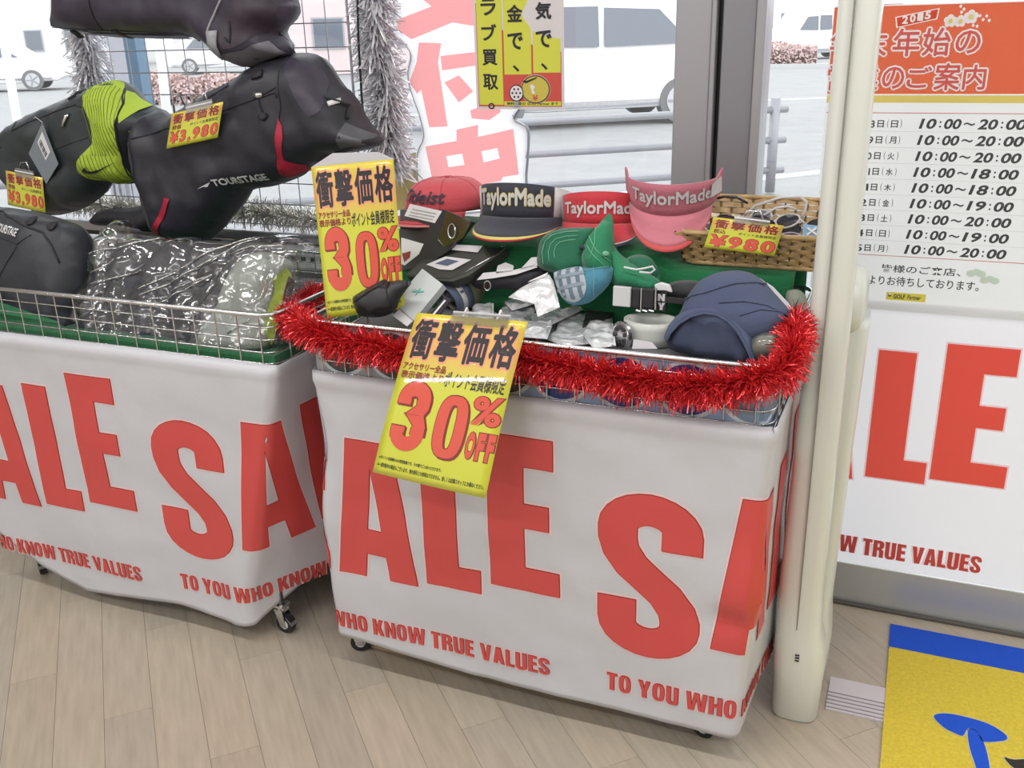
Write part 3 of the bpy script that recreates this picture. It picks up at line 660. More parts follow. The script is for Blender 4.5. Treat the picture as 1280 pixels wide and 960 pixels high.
# green felt covered step at the back of the centre cart and the filler board under the goods
def Fst(u, v):
    r_ = .030 * max(0, min(1, (-.465 - u) / .04))
    path = [(2.03, .80), (2.03, .965 + r_), (2.037, .988 + r_), (2.055, 1.0 + r_), (2.29, 1.002 + r_), (2.30, .98 + r_), (2.30, .80)]
    k = min(len(path) - 2, int(v)); f = v - k; a, b = path[k], path[k + 1]
    return V((u, a[0] + (b[0] - a[0]) * f, a[1] + (b[1] - a[1]) * f + .004 * noise.noise(V((u * 6, v * 2, 0)))))
o = MB().grid(Fst, lin(-1.19, -.215, 48), lin(0, 6, 19)).build('felt_step', GREEN_FELT, smooth=True); solid(o, .004); tag(o, 'raised step covered in bright green felt at the back of the centre cart', 'display step')
o = MB().box((-1.19, CT0 + .03, .79), (-.215, 2.025, .80)).box((-1.17, CT0 + .028, .80), (-.23, 2.0, .866)).build('filler_box', mat('grey_filler_card', (.17, .17, .18), .8)); tag(o, 'dark board under the small goods in the centre cart', 'board')
# cardboard boxes below the centre cart
CARD = mat('brown_cardboard', (.42, .31, .21), .8, bump=.05, bs=80)
for x0, x1, lab in ((-1.175, -.905, 'flat brown cardboard box on the floor under the centre cart, left one'), (-.895, -.50, 'flat brown cardboard box on the floor under the centre cart, right one')):
    R = empty('cardboard_box', ((x0 + x1) / 2, 1.9, 0), lab, 'box', 'boxes under the centre cart')
    y0 = 1.782
    bevel(MB().box((x0, y0, 0), (x1, y0 + .25, .098)).build('carton', CARD, R), .002)
    m_ = (y0 + y0 + .25) / 2
    MB().box((x0 + .001, y0 + .001, .0985), (x1 - .001, m_ - .001, .102)).build('flap', CARD, R); MB().box((x0 + .001, m_ + .001, .0985), (x1 - .001, y0 + .249, .102)).build('flap', CARD, R)

# ------------------------------------------------------------------ tinsel
def tinsel(name, path, r, n, m, label, wd=.0022, core=None, closed=False, coil=0, droop=.3, lenv=(.5, 1.0)):
    path = [V(p) for p in path]; R = empty(name, tuple(path[len(path) // 2]), label, 'tinsel garland')
    MB().tube(path, .0035, 5).build('core_string', core or m, R)
    cum = [0]
    for a, b in zip(path, path[1:]): cum.append(cum[-1] + (b - a).length)
    mb = MB()
    for i in range(n):
        s_ = random.random() * cum[-1]; k = 0
        while k < len(cum) - 2 and cum[k + 1] < s_: k += 1
        a, b = path[k], path[k + 1]; f = (s_ - cum[k]) / max(1e-6, cum[k + 1] - cum[k]); p = a + (b - a) * f; d = (b - a).normalized()
        u = d.orthogonal().normalized(); an = random.random() * 2 * pi; dr = (u * cos(an) + d.cross(u) * sin(an) + d * random.uniform(-.7, .7)).normalized()
        L = r * random.uniform(*lenv); sd = dr.cross(V([random.uniform(-1, 1) for _ in range(3)])).normalized() * wd * .5
        q = p + dr * L * .5; e = p + dr * L + V((0, 0, -droop * L * random.random())) + sd * random.uniform(-6, 6)
        sd2 = (sd + dr.cross(sd).normalized() * wd * .4).normalized() * wd * .5
        mb.add([p - sd, p + sd, q + sd2, q - sd2, e + sd * .7, e - sd * .7], [(0, 1, 2, 3), (3, 2, 4, 5)])
    tag(mb.build('foil_strands', m, R), kind='stuff'); return R
RED_FOIL = mat('red_foil', (.78, .05, .06), .2, .6); SILVER_FOIL = mat('silver_foil', (.86, .86, .90), .32, .45)
gp = [at(398, 372, 2.0), at(378, 384, 1.90), at(366, 398, 1.80), at(385, 412, 1.70), at(430, 432, 1.685)]
gp += [V((x, 1.688, z)) for x, z in ((-1.04, .862), (-.98, .852), (-.90, .852), (-.82, .866), (-.74, .872), (-.66, .864), (-.58, .858), (-.50, .852), (-.42, .848), (-.34, .852), (-.27, .865))]
gp += [V((-.215, 1.69, .885)), V((-.185, 1.72, .895)), V((-.18, 1.77, .915)), V((-.185, 1.84, .93)), V((-.188, 1.93, .93))]
pp = []
for i in range(len(gp) - 1):
    for j in range(4):
        a, b, c, d = gp[max(0, i - 1)], gp[i], gp[i + 1], gp[min(len(gp) - 1, i + 2)]; t = j / 4
        pp.append(.5 * (2 * b + (c - a) * t + (2 * a - 5 * b + 4 * c - d) * t * t + (3 * b - a - 3 * c + d) * t ** 3))
tinsel('red_tinsel_garland', [p + V((0, 0, .007)) for p in pp], .051, 13000, RED_FOIL, 'shaggy red foil tinsel garland wound along the front rim of the centre cart', wd=.0027)
def vt(px0, px1, t, n=9): return [at(px0[0] + (px1[0] - px0[0]) * k / (n - 1) + 3 * sin(k * 1.7), px0[1] + (px1[1] - px0[1]) * k / (n - 1), t) for k in range(n)]
tinsel('silver_tinsel_garland', vt((96, -30), (122, 150), 2.39), .075, 1700, SILVER_FOIL, 'silver tinsel garland hanging in the window left of the upper dark bag', wd=.006, droop=.5)
tinsel('silver_tinsel_garland', vt((462, -30), (492, 215), 2.39), .085, 2600, SILVER_FOIL, 'silver tinsel garland hanging in the window beside the red and white cut-out sign', wd=.006, droop=.5)
tinsel('silver_tinsel_garland', [V((x, 2.395, .985 + .01 * sin(x * 9))) for x in lin(-2.75, -1.42, 24)], .055, 5200, mat('pale_gold_silver_foil', (.74, .72, .66), .3, .8), 'silver tinsel garland lying along the window sill behind the wire grid', wd=.003, droop=.1)

# ------------------------------------------------------------------ wire display grid at the left window
GRIDW = mat('grey_coated_wire', (.45, .45, .49), .4, .4)
gx0, gx1, gy = -2.42, -1.445, 2.355
R = empty('wire_grid_panel', ((gx0 + gx1) / 2, gy, .94), 'grey wire grid panel standing at the window, hung with golf bags', 'grid panel')
me1 = me2 = None
for k in range(15):
    x = gx0 + (gx1 - gx0) * k / 14
    if me1 is None:
        mb = MB().tube([(0, 0, 0), (0, 0, 1.0)], .0017, 5); me1 = bpy.data.meshes.new('wire'); me1.from_pydata([tuple(q) for q in mb.v], [], mb.f); me1.materials.append(GRIDW)
    o = bpy.data.objects.new('upright_wire', me1); COL.objects.link(o); o.parent = R; o.matrix_parent_inverse = Matrix.Translation(-R.location); o.location = (x, gy, .945)
for k in range(17):
    if me2 is None:
        mb = MB().tube([(0, 0, 0), (gx1 - gx0, 0, 0)], .0017, 5); me2 = bpy.data.meshes.new('wire'); me2.from_pydata([tuple(q) for q in mb.v], [], mb.f); me2.materials.append(GRIDW)
    o = bpy.data.objects.new('cross_wire', me2); COL.objects.link(o); o.parent = R; o.matrix_parent_inverse = Matrix.Translation(-R.location); o.location = (gx0, gy + .003, .965 + k * .062)
MB().tube([(gx0, gy, .94), (gx1, gy, .94), (gx1, gy, 1.96), (gx0, gy, 1.96)], .0045, 6, closed=True).build('frame', GRIDW, R)
# slotted rack shelf below the sill
RK = mat('grey_white_rack_steel', (.60, .59, .62), .4)
R = empty('slotted_rack', (-1.9, 2.37, .84), 'white slotted steel rack rail below the window sill behind the left cart', 'rack')
rl = MB().box((-2.45, 2.355, .835), (-1.40, 2.372, .905)).build('rail', RK, R)
for k in range(30): MB().box((-2.42 + k * .034, 2.3535, .858), (-2.404 + k * .034, 2.356, .874)).build('slot', BLACK_RUBBER, R)
MB().tube([(-2.45, 2.36, .91), (-1.40, 2.36, .91)], .004, 6).build('top_wire', CHROME, R)
for x in (-2.40, -1.44): MB().box((x - .012, 2.357, 0), (x + .012, 2.38, .84)).build('leg', RK, R)

# ------------------------------------------------------------------ anti-theft gate
GX = -.126; gt = 1.93
R = empty('security_gate', (GX, 2.03, 0), 'tall ivory plastic anti-theft gate upright beside the centre cart', 'security gate')
def gsec(t, w_, n=16, e=3.6): 
    pts = []
    for k in range(n):
        a = 2 * pi * k / n; c, s_ = cos(a), sin(a); pts.append((w_ / 2 * abs(c) ** (2 / e) * (1 if c > 0 else -1), t / 2 * abs(s_) ** (2 / e) * (1 if s_ > 0 else -1)))
    return pts
mb = MB()
def column(mb, rows):
    n = 20; vs = []
    for z, x, y, w_, t_ in rows: vs += [(x + p[0], y + p[1], z) for p in gsec(t_, w_, n)]
    k = len(rows)
    mb.add(vs, [(r * n + i, r * n + (i + 1) % n, (r + 1) * n + (i + 1) % n, (r + 1) * n + i) for r in range(k - 1) for i in range(n)] + [tuple(range(n))[::-1], tuple(range((k - 1) * n, k * n))])
column(mb, [(0, GX, gt, .094, .10), (.006, GX, gt, .102, .108), (.14, GX, gt, .112, .118), (.19, GX - .002, gt, .108, .110), (.23, GX - .008, gt, .098, .095), (.35, GX - .010, gt, .094, .088), (.9, GX - .003, gt, .080, .08), (1.75, GX, gt, .075, .075), (1.78, GX, gt, .05, .05)])
mb.build('front_upright', BEIGE_PLASTIC, R, smooth=True)
MB().box((GX - .010, gt - .0475, .24), (GX - .0075, gt - .036, 1.75)).build('seam', mat('seam_shadow_grey', (.25, .25, .22), .6), R)
mb = MB(); gb = 2.10
column(mb, [(0, GX + .006, gb, .095, .17), (.10, GX + .008, gb, .098, .16), (.2, GX + .010, gb, .080, .13), (.5, GX + .018, gb + .01, .078, .12), (.88, GX + .026, gb + .02, .082, .13), (.90, GX + .026, gb + .02, .080, .125)])
mb.build('rear_upright', BEIGE_PLASTIC, R, smooth=True)
# rounded open head of the rear upright with a dark brown lens inside
rg = [(GX + .028, gb + .02 + .055 * cos(a), .925 + .055 * sin(a)) for a in lin(0, 2 * pi, 25)[:-1]]
MB().tube(rg, .028, 8, closed=True).build('loop_head', BEIGE_PLASTIC, R, smooth=True)
mb = MB(); mb.tube([(GX + .0, gb + .02, .925), (GX + .052, gb + .02, .925)], .05, 20); mb.build('brown_lens', mat('brown_tinted_plastic', (.13, .055, .06), .15, coat=.5), R)
MB().tube([(GX, gb, 1.72), (GX, gt, 1.76)], .02, 8).tube([(GX, gb + .02, .95), (GX, gb + .02, 1.5), (GX, gb, 1.72)], .012, 8).build('antenna_tube', BEIGE_PLASTIC, R, smooth=True) if False else None
for k in range(3): MB().box((GX - .006, gt - .0600, .168 + k * .007), (GX + .003, gt - .0555, .1695 + k * .007)).build('vent_slit', BLACK_RUBBER, R)
# ribbed cable cover on the floor
R = empty('cable_cover', (.05, 2.01, 0), 'short ribbed aluminium cable cover on the floor between gate and mat', 'cable cover')
MB().box((-.06, 1.945, 0), (.10, 2.07, .004)).build('plate', mat('light_aluminium', (.62, .60, .63), .4, .4), R)
for k in range(5): MB().box((-.06, 1.952 + k * .014, .004), (.10, 1.955 + k * .014, .0052)).build('rib', mat('rib_shadow_aluminium', (.30, .29, .32), .5, .4), R)

# ------------------------------------------------------------------ floor mat
MX0, MX1, MY0, MY1 = .066, 1.6, 1.2, 2.345
YEL = mat('yellow_mat_pile', (.68, .53, .05), .98, bump=.6, bs=260, var=.10, vs=120); BLU = mat('blue_mat_pile', (.008, .085, .62), .98, bump=.6, bs=260); BLKP = mat('black_mat_pile', (.03, .025, .02), .98, bump=.6, bs=260)
R = empty('entrance_mat', ((MX0 + MX1) / 2, (MY0 + MY1) / 2, 0), 'yellow entrance mat with a blue border band and golf tee emblem', 'mat')
def wob(x, y): return .0015 * noise.noise(V((x * 60, y * 60, 0)))
o = MB().grid(lambda u, v: V((u + (wob(0, v) if u < MX0 + .01 else 0), v, .007)), lin(MX0, MX1, 30), lin(MY0, 2.240, 60)).build('yellow_field', YEL, R); solid(o, .007, -1)
o = MB().grid(lambda u, v: V((u, v + (wob(u, 3) if v < 2.25 else 0), .0072)), lin(MX0 - .001, MX1, 60), lin(2.240, MY1, 5)).build('blue_band', BLU, R); solid(o, .007, -1)
PALE = mat('pale_mat_pile', (.62, .60, .42), .98, bump=.6, bs=260)
def matp(px, z=0): p = atz(px[0], px[1], .007); return (p.x, p.y)
def mshape(nm, pxs, m, z, off=0):
    g = shape([smooth_poly([matp(p) for p in pxs], 3)], off); o = MB().add([(x, y, z) for x, y in g[0]], g[1]).build(nm, m, R); return o
tee = [(1167, 896), (1180, 892), (1205, 896), (1235, 905), (1255, 917), (1259, 924), (1250, 927), (1228, 927), (1222, 915), (1210, 911), (1204, 920), (1196, 918), (1180, 910)]
shaft = [(1210, 913), (1222, 916), (1232, 935), (1238, 965), (1240, 985), (1224, 985), (1220, 960), (1212, 935)]
for nm, P_, m in (('tee_cup', tee, BLU), ('tee_shaft', shaft, BLU), ('black_swoop', [(1255, 947), (1268, 950), (1300, 948), (1320, 955), (1300, 965), (1270, 962)], BLKP)):
    mshape('emblem_edge', P_, PALE, .0077, .0022); mshape(nm, P_, m, .0082)
mshape('red_dot', [(1286, 965), (1300, 960), (1312, 970), (1300, 980)], BLKP, .0082)

# ------------------------------------------------------------------ posters and prints
def paper(name, F, m, label, cat, thick=.0006, nu=12, nv=12, u=(0, 1), v=(0, 1), parent=None, group=None):
    o = MB().grid(F, lin(*u, nu), lin(*v, nv)).build(name, m, parent, smooth=True); tag(o, label, cat, group); return o
DY = WT - .012
# --- SALE banner hung on the inside of the door glass
def Fd(x, z): return V((x, DY + .006 + .003 * noise.noise(V((x * 6, z * 5, 2))), z))
SHEER = mat('backlit_vinyl_banner', (.78, .77, .80), .4, trans=.5); RED_BACK = film('backlit_red_ink', (.98, .20, .14), (.75, .14, .10), .25); PINK_BACK = film('backlit_pink_halo', (1, .82, .82), (.8, .6, .6), .2); RDK = film('backlit_dark_red_ink', (.55, .12, .12), (.33, .03, .03), .2)
o = paper('sale_banner', Fd, SHEER, 'backlit white SALE banner taped to the door glass beside the gate', 'banner', nu=40, nv=24, u=(-.30, .62), v=(.128, .86))
S = Sheet(Fd, .0007); cu = lin(-.3, .62, 24); cv = lin(.13, .86, 14)
for ch, x, z in (('A', -.275, .375), ('L', -.040, .388), ('E', .112, .405)):
    k = .97
    pl_ = place([[(a * k * (1.06 if ch in 'LE' else 1), b * k) for a, b in p] for p in LET[ch]], x, z)
    for off, m, lay in ((.004, PINK_BACK, 1), (0, RED_BACK, 3)): S.put(shape(pl_, off), m, lay, cu, cv)
for off, m, lay in ((.06, PINK_BACK, 1), (0, RED_INK, 2)):
    g = crop(fit(impact(TAGLINE, off), (.26 - .72, .158, .26, .209)), (-.29, .6)); S.put(g, m, lay, cu, cv)
S.build('lettering', o)
# a second banner, folded over outside the same pane; its print glows faintly through the first
# --- opening hours poster
def Fh(x, z): return V((x, DY - .001 + .0015 * noise.noise(V((x * 4, z * 4, 8))), z))
HOUR = mat('backlit_poster_paper', (.74, .75, .75), .45, trans=.45)
o = paper('opening_hours_poster', Fh, HOUR, 'white opening hours poster with an orange heading on the door glass', 'poster', nu=20, nv=24, u=(-.215, .30), v=(.835, 1.525))
OR = film('orange_heading_ink', (.95, .26, .12), (.70, .16, .10), .3); ORD = mat('heading_red_ink', (.62, .10, .09), .45); WI = mat('white_ink', (.80, .76, .78), .45); GOLD = mat('gold_band_ink', (.70, .58, .16), .45)
S = Sheet(Fh, .0005); cu = lin(-.2, .3, 9); cv = lin(.85, 1.52, 9)
S.rect(-.213, 1.337, .298, 1.522, OR, 1, us=cu, vs_=cv); S.rect(-.213, 1.318, .298, 1.334, GOLD, 1, us=cu)
xs = (-.155, -.095, -.035, .025, .085)
def halo(t, box, m1, m2, lay, bold=.02, h=.06, sh=0):
    a, b, c, d = box; e = h * .05
    S.text(t, (a - e, b - e, c + e, d + e), m1, lay, bold=h, shear=sh); S.text(t, box, m2, lay + 1, bold=bold, shear=sh)
for t, x0_, x1_, z0, z1 in (('年', -.215, -.16, 1.42, 1.475), ('末', -.150, -.095, 1.415, 1.472), ('年', -.083, -.028, 1.417, 1.475), ('始', -.022, .034, 1.417, 1.475), ('の', .044, .093, 1.421, 1.468),
                        ('営', -.215, -.172, 1.345, 1.40), ('業', -.160, -.106, 1.345, 1.40), ('の', -.098, -.052, 1.348, 1.395), ('ご', -.046, .004, 1.350, 1.395), ('案', .010, .062, 1.345, 1.402), ('内', .068, .113, 1.346, 1.398)):
    halo(t, (x0_, z0, x1_, z1), WI, ORD, 2, .015, .075)
S.put(shape([[(-.080, 1.476), (.002, 1.492), (.004, 1.515), (-.084, 1.499)]]), WI, 2); S.put(shape([[(-.077, 1.4785), (-.001, 1.494), (.001, 1.5125), (-.081, 1.497)]]), OR, 3)
for i, ch in enumerate('2015'): S.text(ch, (-.069 + i * .0150, 1.484 + i * .0028, -.057 + i * .0150, 1.501 + i * .0028), WI, 4, bold=.05)
for cx, cz, r in ((.028, 1.488, .013), (.048, 1.487, .012), (.068, 1.495, .014)):
    for k in range(5): a = radians(72 * k + 90); S.put(shape([ell(cx + .55 * r * cos(a), cz + .55 * r * sin(a), r * .5, r * .5, 14)]), WI, 3)
    S.put(shape([ell(cx, cz, r * .35, r * .35, 10)]), GOLD, 4)
for cx, cz in ((.045, 1.517), (.052, 1.511), (.048, 1.505), (.085, 1.497), (.092, 1.489), (.098, 1.496), (.104, 1.487), (.074, 1.478), (.082, 1.476)): S.put(shape([ell(cx, cz, .003, .0035, 8)]), WI, 3)
S.rect(-.212, 1.295, .297, 1.2965, ORD, 1, us=cu); S.rect(-.212, .968, .266, .9695, ORD, 1, us=cu); S.rect(.265, .968, .2665, 1.296, ORD, 1)
rows = (('12/28', '日', '10:00', '20:00'), ('12/29', '月', '10:00', '20:00'), ('12/30', '火', '10:00', '20:00'), ('12/31', '水', '10:00', '18:00'), ('1/1', '木', '10:00', '18:00'), ('1/2', '金', '10:00', '19:00'), ('1/3', '土', '10:00', '20:00'), ('1/4', '日', '10:00', '19:00'), ('1/5', '月', '10:00', '20:00'))
HK = mat('charcoal_ink', (.05, .055, .06), .5)
for i, (d_, wd, a, b) in enumerate(rows):
    z = 1.2625 - i * .0358; n = .0165
    S.rect(-.212, z - .0075, .265, z - .0070, mat('grey_rule_ink', (.45, .45, .47), .5), 1, us=cu)
    S.text(d_, (-.150, z, -.1035 if len(d_) > 4 else -.1035, z + n) if len(d_) > 4 else (-.137, z, -.1035, z + n), HK, 1, bold=.02)
    S.text('日', (-.098, z + .001, -.084, z + .017), HK, 1, bold=.025); S.text('(', (-.077, z, -.074, z + .019), HK, 1); S.text(wd, (-.069, z + .001, -.054, z + .017), HK, 1, bold=.02); S.text(')', (-.049, z, -.046, z + .019), HK, 1)
    nn = .0225; za = z - .001
    S.text(a[:2], (-.010, za, .026, za + nn), HK, 1, bold=.03, shear=.18); S.text(':', (.032, za + .003, .036, za + nn - .005), HK, 1, bold=.02); S.text(a[3:], (.042, za, .077, za + nn), HK, 1, bold=.03, shear=.18)
    S.text('~', (.082, za + .008, .104, za + .015), HK, 1, bold=.0)
    S.text(b[:2], (.110, za, .150, za + nn), HK, 1, bold=.03, shear=.18); S.text(':', (.156, za + .003, .160, za + nn - .005), HK, 1, bold=.02); S.text(b[3:], (.166, za, .206, za + nn), HK, 1, bold=.03, shear=.18)
S.text('皆様のご来店、', (-.055, .929, .118, .948), HK, 1, bold=.012); S.text('心よりお待ちしております。', (-.105, .897, .160, .920), HK, 1, bold=.012)
PG = mat('pale_pine_print', (.58, .68, .62), .5)
for cx, cz in ((.150, .938), (.180, .924)):
    for k in (-1, 0, 1): S.put(shape([ell(cx + k * .011, cz + (.004 if k == 0 else 0), .010, .008, 12)]), PG, 1)
YT = mat('yellow_tag_ink', (.78, .70, .10), .45); S.rect(-.038, .862, .050, .881, YT, 1); S.put(shape([ell(-.030, .8735, .004, .004, 10)]), HK, 2); S.put(shape([ell(-.030, .8760, .0028, .0028, 10)]), WI, 3)
S.text('GOLF', (-.022, .866, .005, .877), HK, 2, bold=.03, shear=.12); S.text('Partner', (.009, .866, .040, .877), HK, 2, bold=.012, shear=.3)
S.build('print', o)
# --- yellow purchase poster on the window
def Fy(x, z): return V((x, WT - .004 + .002 * noise.noise(V((x * 4, z * 4, 8))), z))
YG = mat('lime_yellow_ink', (.66, .68, .07), .45); YRED = mat('poster_red_ink', (.62, .08, .06), .45); YP = mat('poster_border_paper', (.70, .66, .68), .45)
YG2 = mat('golden_ink', (.60, .50, .08), .45)
o = paper('purchase_poster', Fy, YP, 'small yellow and red poster with a golf ball drawing on the window', 'poster', u=(-1.106, -.858), v=(1.297, 1.72)); S = Sheet(Fy, .0005)
S.rect(-1.099, 1.304, -.866, 1.715, YRED, 1)
S.put(shape([smooth_poly([(-1.097, 1.308), (-1.0275, 1.308), (-1.0275, 1.70), (-1.097, 1.70)], 1)]), YG, 2); S.rect(-1.023, 1.384, -.9475, 1.71, YG, 2); S.rect(-.9425, 1.388, -.868, 1.71, YG, 2); S.rect(-1.0255, 1.306, -.868, 1.317, YG, 2)
def vtext(t, x, z, step, w_, h, m=INK, bold=.03):
    for i, ch in enumerate(t):
        k = .35 if ch in '、。' else 1; zz = z - i * step
        if k < 1: S.text(ch, (x + w_ * .3, zz - h * .15 + h * .45, x + w_ * .3 + w_ * .42, zz - h * .15 + h * .85), m, 3, bold=bold)
        elif ch == 'ー': S.rect(x + w_ * .42, zz, x + w_ * .56, zz + h, m, 3)
        else: S.text(ch, (x, zz, x + w_, zz + h), m, 3, bold=bold)
vtext('クラブ買取。', -1.0845, 1.590, .061, .043, .040); S.v = 0
vtext('現金で、', -1.012, 1.578, .0665, .043, .041); vtext('人気で、', -.934, 1.582, .0665, .043, .041)
S.put(shape([ell(-.937, 1.347, .0415, .0365)]), WI, 3); S.put(shape([ell(-.937, 1.347, .0405, .0355)]), mat('dark_brown_ink', (.12, .05, .03), .5), 4); S.put(shape([ell(-.937, 1.347, .037, .032)]), YG2, 5)
S.put(shape([ell(-.990, 1.338, .020, .021)]), INK, 6); S.put(shape([ell(-.990, 1.338, .0175, .0185)]), WI, 7)
for a in range(6): S.put(shape([ell(-.990 + .011 * cos(a * pi / 3), 1.338 + .011 * sin(a * pi / 3), .0028, .003, 8)]), INK, 8)
S.put(shape([ell(-.990, 1.338, .0028, .003, 8)]), INK, 8); S.put(shape([[(-.998, 1.318), (-.982, 1.318), (-.986, 1.309), (-.976, 1.304), (-1.004, 1.304), (-.994, 1.309)]]), CARDK, 6)
S.put(shape([[(-.967, 1.364), (-.962, 1.362), (-.933, 1.374), (-.932, 1.378), (-.962, 1.368), (-.966, 1.371), (-.972, 1.367)]]), INK, 6)
S.put(shape([smooth_poly([(-.952, 1.356), (-.945, 1.359), (-.938, 1.353), (-.942, 1.345), (-.937, 1.338), (-.946, 1.336), (-.948, 1.346)], 3)]), WI, 6)
S.text('¥', (-.946, 1.319, -.929, 1.333), ORD, 6, bold=.04); S.text('無料査定の GOLF Partner まで', (-1.018, 1.308, -.875, 1.3155), HK, 3, bold=.03)
S.build('print', o)
# --- die-cut vertical sign
def Fn(x, z): return V((x, WT + .036 + .001 * noise.noise(V((x * 4, z * 4, 3))), z))
NW = mat('backlit_white_vinyl', (.90, .89, .90), .45, trans=.8); NR = film('backlit_pink_red_vinyl', (1, .46, .46), (.80, .30, .30), .08); NG = mat('grey_vinyl_shadow', (.33, .34, .38), .5, trans=.2)
def pz(pts): 
    r = []
    for q in pts: p = at(q[0], q[1], WT + .036); r.append((p.x, p.z))
    return r
cloud = [(492, -60), (560, -80), (640, -60), (650, 20), (640, 70), (652, 120), (640, 145), (655, 155), (658, 170), (655, 215), (650, 250), (600, 262), (540, 262), (522, 232), (520, 190), (528, 168), (522, 140), (512, 112), (508, 88), (512, 66), (500, 48), (488, 38), (484, 30), (492, 14)]
L = pz(smooth_poly(cloud, 3))
g = shape([L]); o = MB().add([Fn(x, z) for x, z in g[0]], g[1]).build('cut_out_sign', NW); tag(o, 'tall cut-out sign of red characters on white, left of the yellow poster', 'sign')
MB().tube([V((x + .004, WT + .042, z - .006)) for x, z in L], .0085, 5, closed=True, flat=.3).build('grey_border', NG, o)
S = Sheet(Fn, .0008)
def pq(pts, lay=3): S.put(shape([pz(pts)]), NR, lay)
S2 = [[(496, 25), (540, 8), (530, 0), (515, -8), (515, -30), (640, -30), (638, -5), (610, 10), (600, 22), (630, 32), (590, 32), (566, 28), (515, 49), (498, 38)],
      [(524, 53), (552, 54), (548, 78), (560, 158), (537, 159), (527, 112), (522, 117), (512, 103), (521, 78)],
      [(551, 70), (620, 62), (622, 78), (553, 88)], [(600, 58), (622, 56), (626, 140), (612, 150), (590, 148), (588, 138), (604, 132)], [(556, 103), (574, 94), (592, 114), (574, 128)]]
for P_ in S2: pq(P_)
naka = [[(532, 183), (571, 176), (571, 162), (598, 156), (598, 171), (642, 161), (649, 218), (629, 221), (627, 226), (606, 230), (608, 262), (585, 262), (583, 234), (564, 236), (544, 240)], [(558, 195), (578, 192), (581, 206), (561, 209)][::-1], [(602, 189), (622, 185), (625, 198), (605, 203)][::-1]]
S.put(shape([pz(p) for p in naka]), NR, 3)
S.build('lettering', o)
yb = [(478, 200), (515, 192), (530, 262), (478, 268)]
g = shape([pz(yb)]); b = MB().add([Fn(x, z) + V((0, .06, 0)) for x, z in g[0]], g[1]).build('yellow_card', mat('pale_yellow_card', (.75, .62, .30), .5, trans=.3)); solid(b, .002); tag(b, 'yellow card standing outside behind the silver tinsel, left of the cut-out sign', 'card')

# --- price signs
YEL_S = mat('sign_yellow_green', (.66, .68, .06), .12, coat=1); ORNG_S = mat('sign_orange', (.80, .46, .14), .12, coat=1)
def grad(n):
    m = bpy.data.materials.new(n); m.use_nodes = True; nt = m.node_tree; b = nt.nodes['Principled BSDF']; b.inputs['Roughness'].default_value = .3; b.inputs['Coat Weight'].default_value = 1; b.inputs['Coat Roughness'].default_value = .03
    a = nt.nodes.new('ShaderNodeAttribute'); a.attribute_name = 'sheet_v'; r = nt.nodes.new('ShaderNodeValToRGB'); e = r.color_ramp.elements
    e[0].position = .6; e[0].color = (.64, .66, .05, 1); e[1].position = .80; e[1].color = (.82, .44, .13, 1); x = r.color_ramp.elements.new(.97); x.color = (.74, .60, .06, 1)
    nt.links.new(a.outputs['Fac'], r.inputs['Fac']); nt.links.new(r.outputs['Color'], b.inputs['Base Color']); return m
GRAD = grad('printed_yellow_orange_sheet')
def gloss(n, c): return mat(n, c, .35, coat=1)
SB_, SR_, SDR, SPK = gloss('gloss_black_ink', (.018, .012, .02)), gloss('gloss_red_ink', (.72, .085, .05)), gloss('gloss_dark_red_ink', (.25, .02, .01)), gloss('gloss_salmon_ink', (.85, .35, .22))
FILM = clear('laminate_film', (1, 1, 1), gloss=.02, rough=.02)
def sheet_body(name, F, label, cat, nu=14, nv=24, group=None):
    mb = MB(); mb.grid(F, lin(0, 1, nu), lin(0, 1, nv)); o = mb.build(name, GRAD, smooth=True)
    at_ = o.data.attributes.new('sheet_v', 'FLOAT', 'POINT'); vals = [v for u in lin(0, 1, nu) for v in lin(0, 1, nv)]; at_.data.foreach_set('value', vals)
    solid(o, .0006, 0); return tag(o, label, cat, group)
CU, CV = lin(0, 1, 14)[1:-1], lin(0, 1, 24)[1:-1]
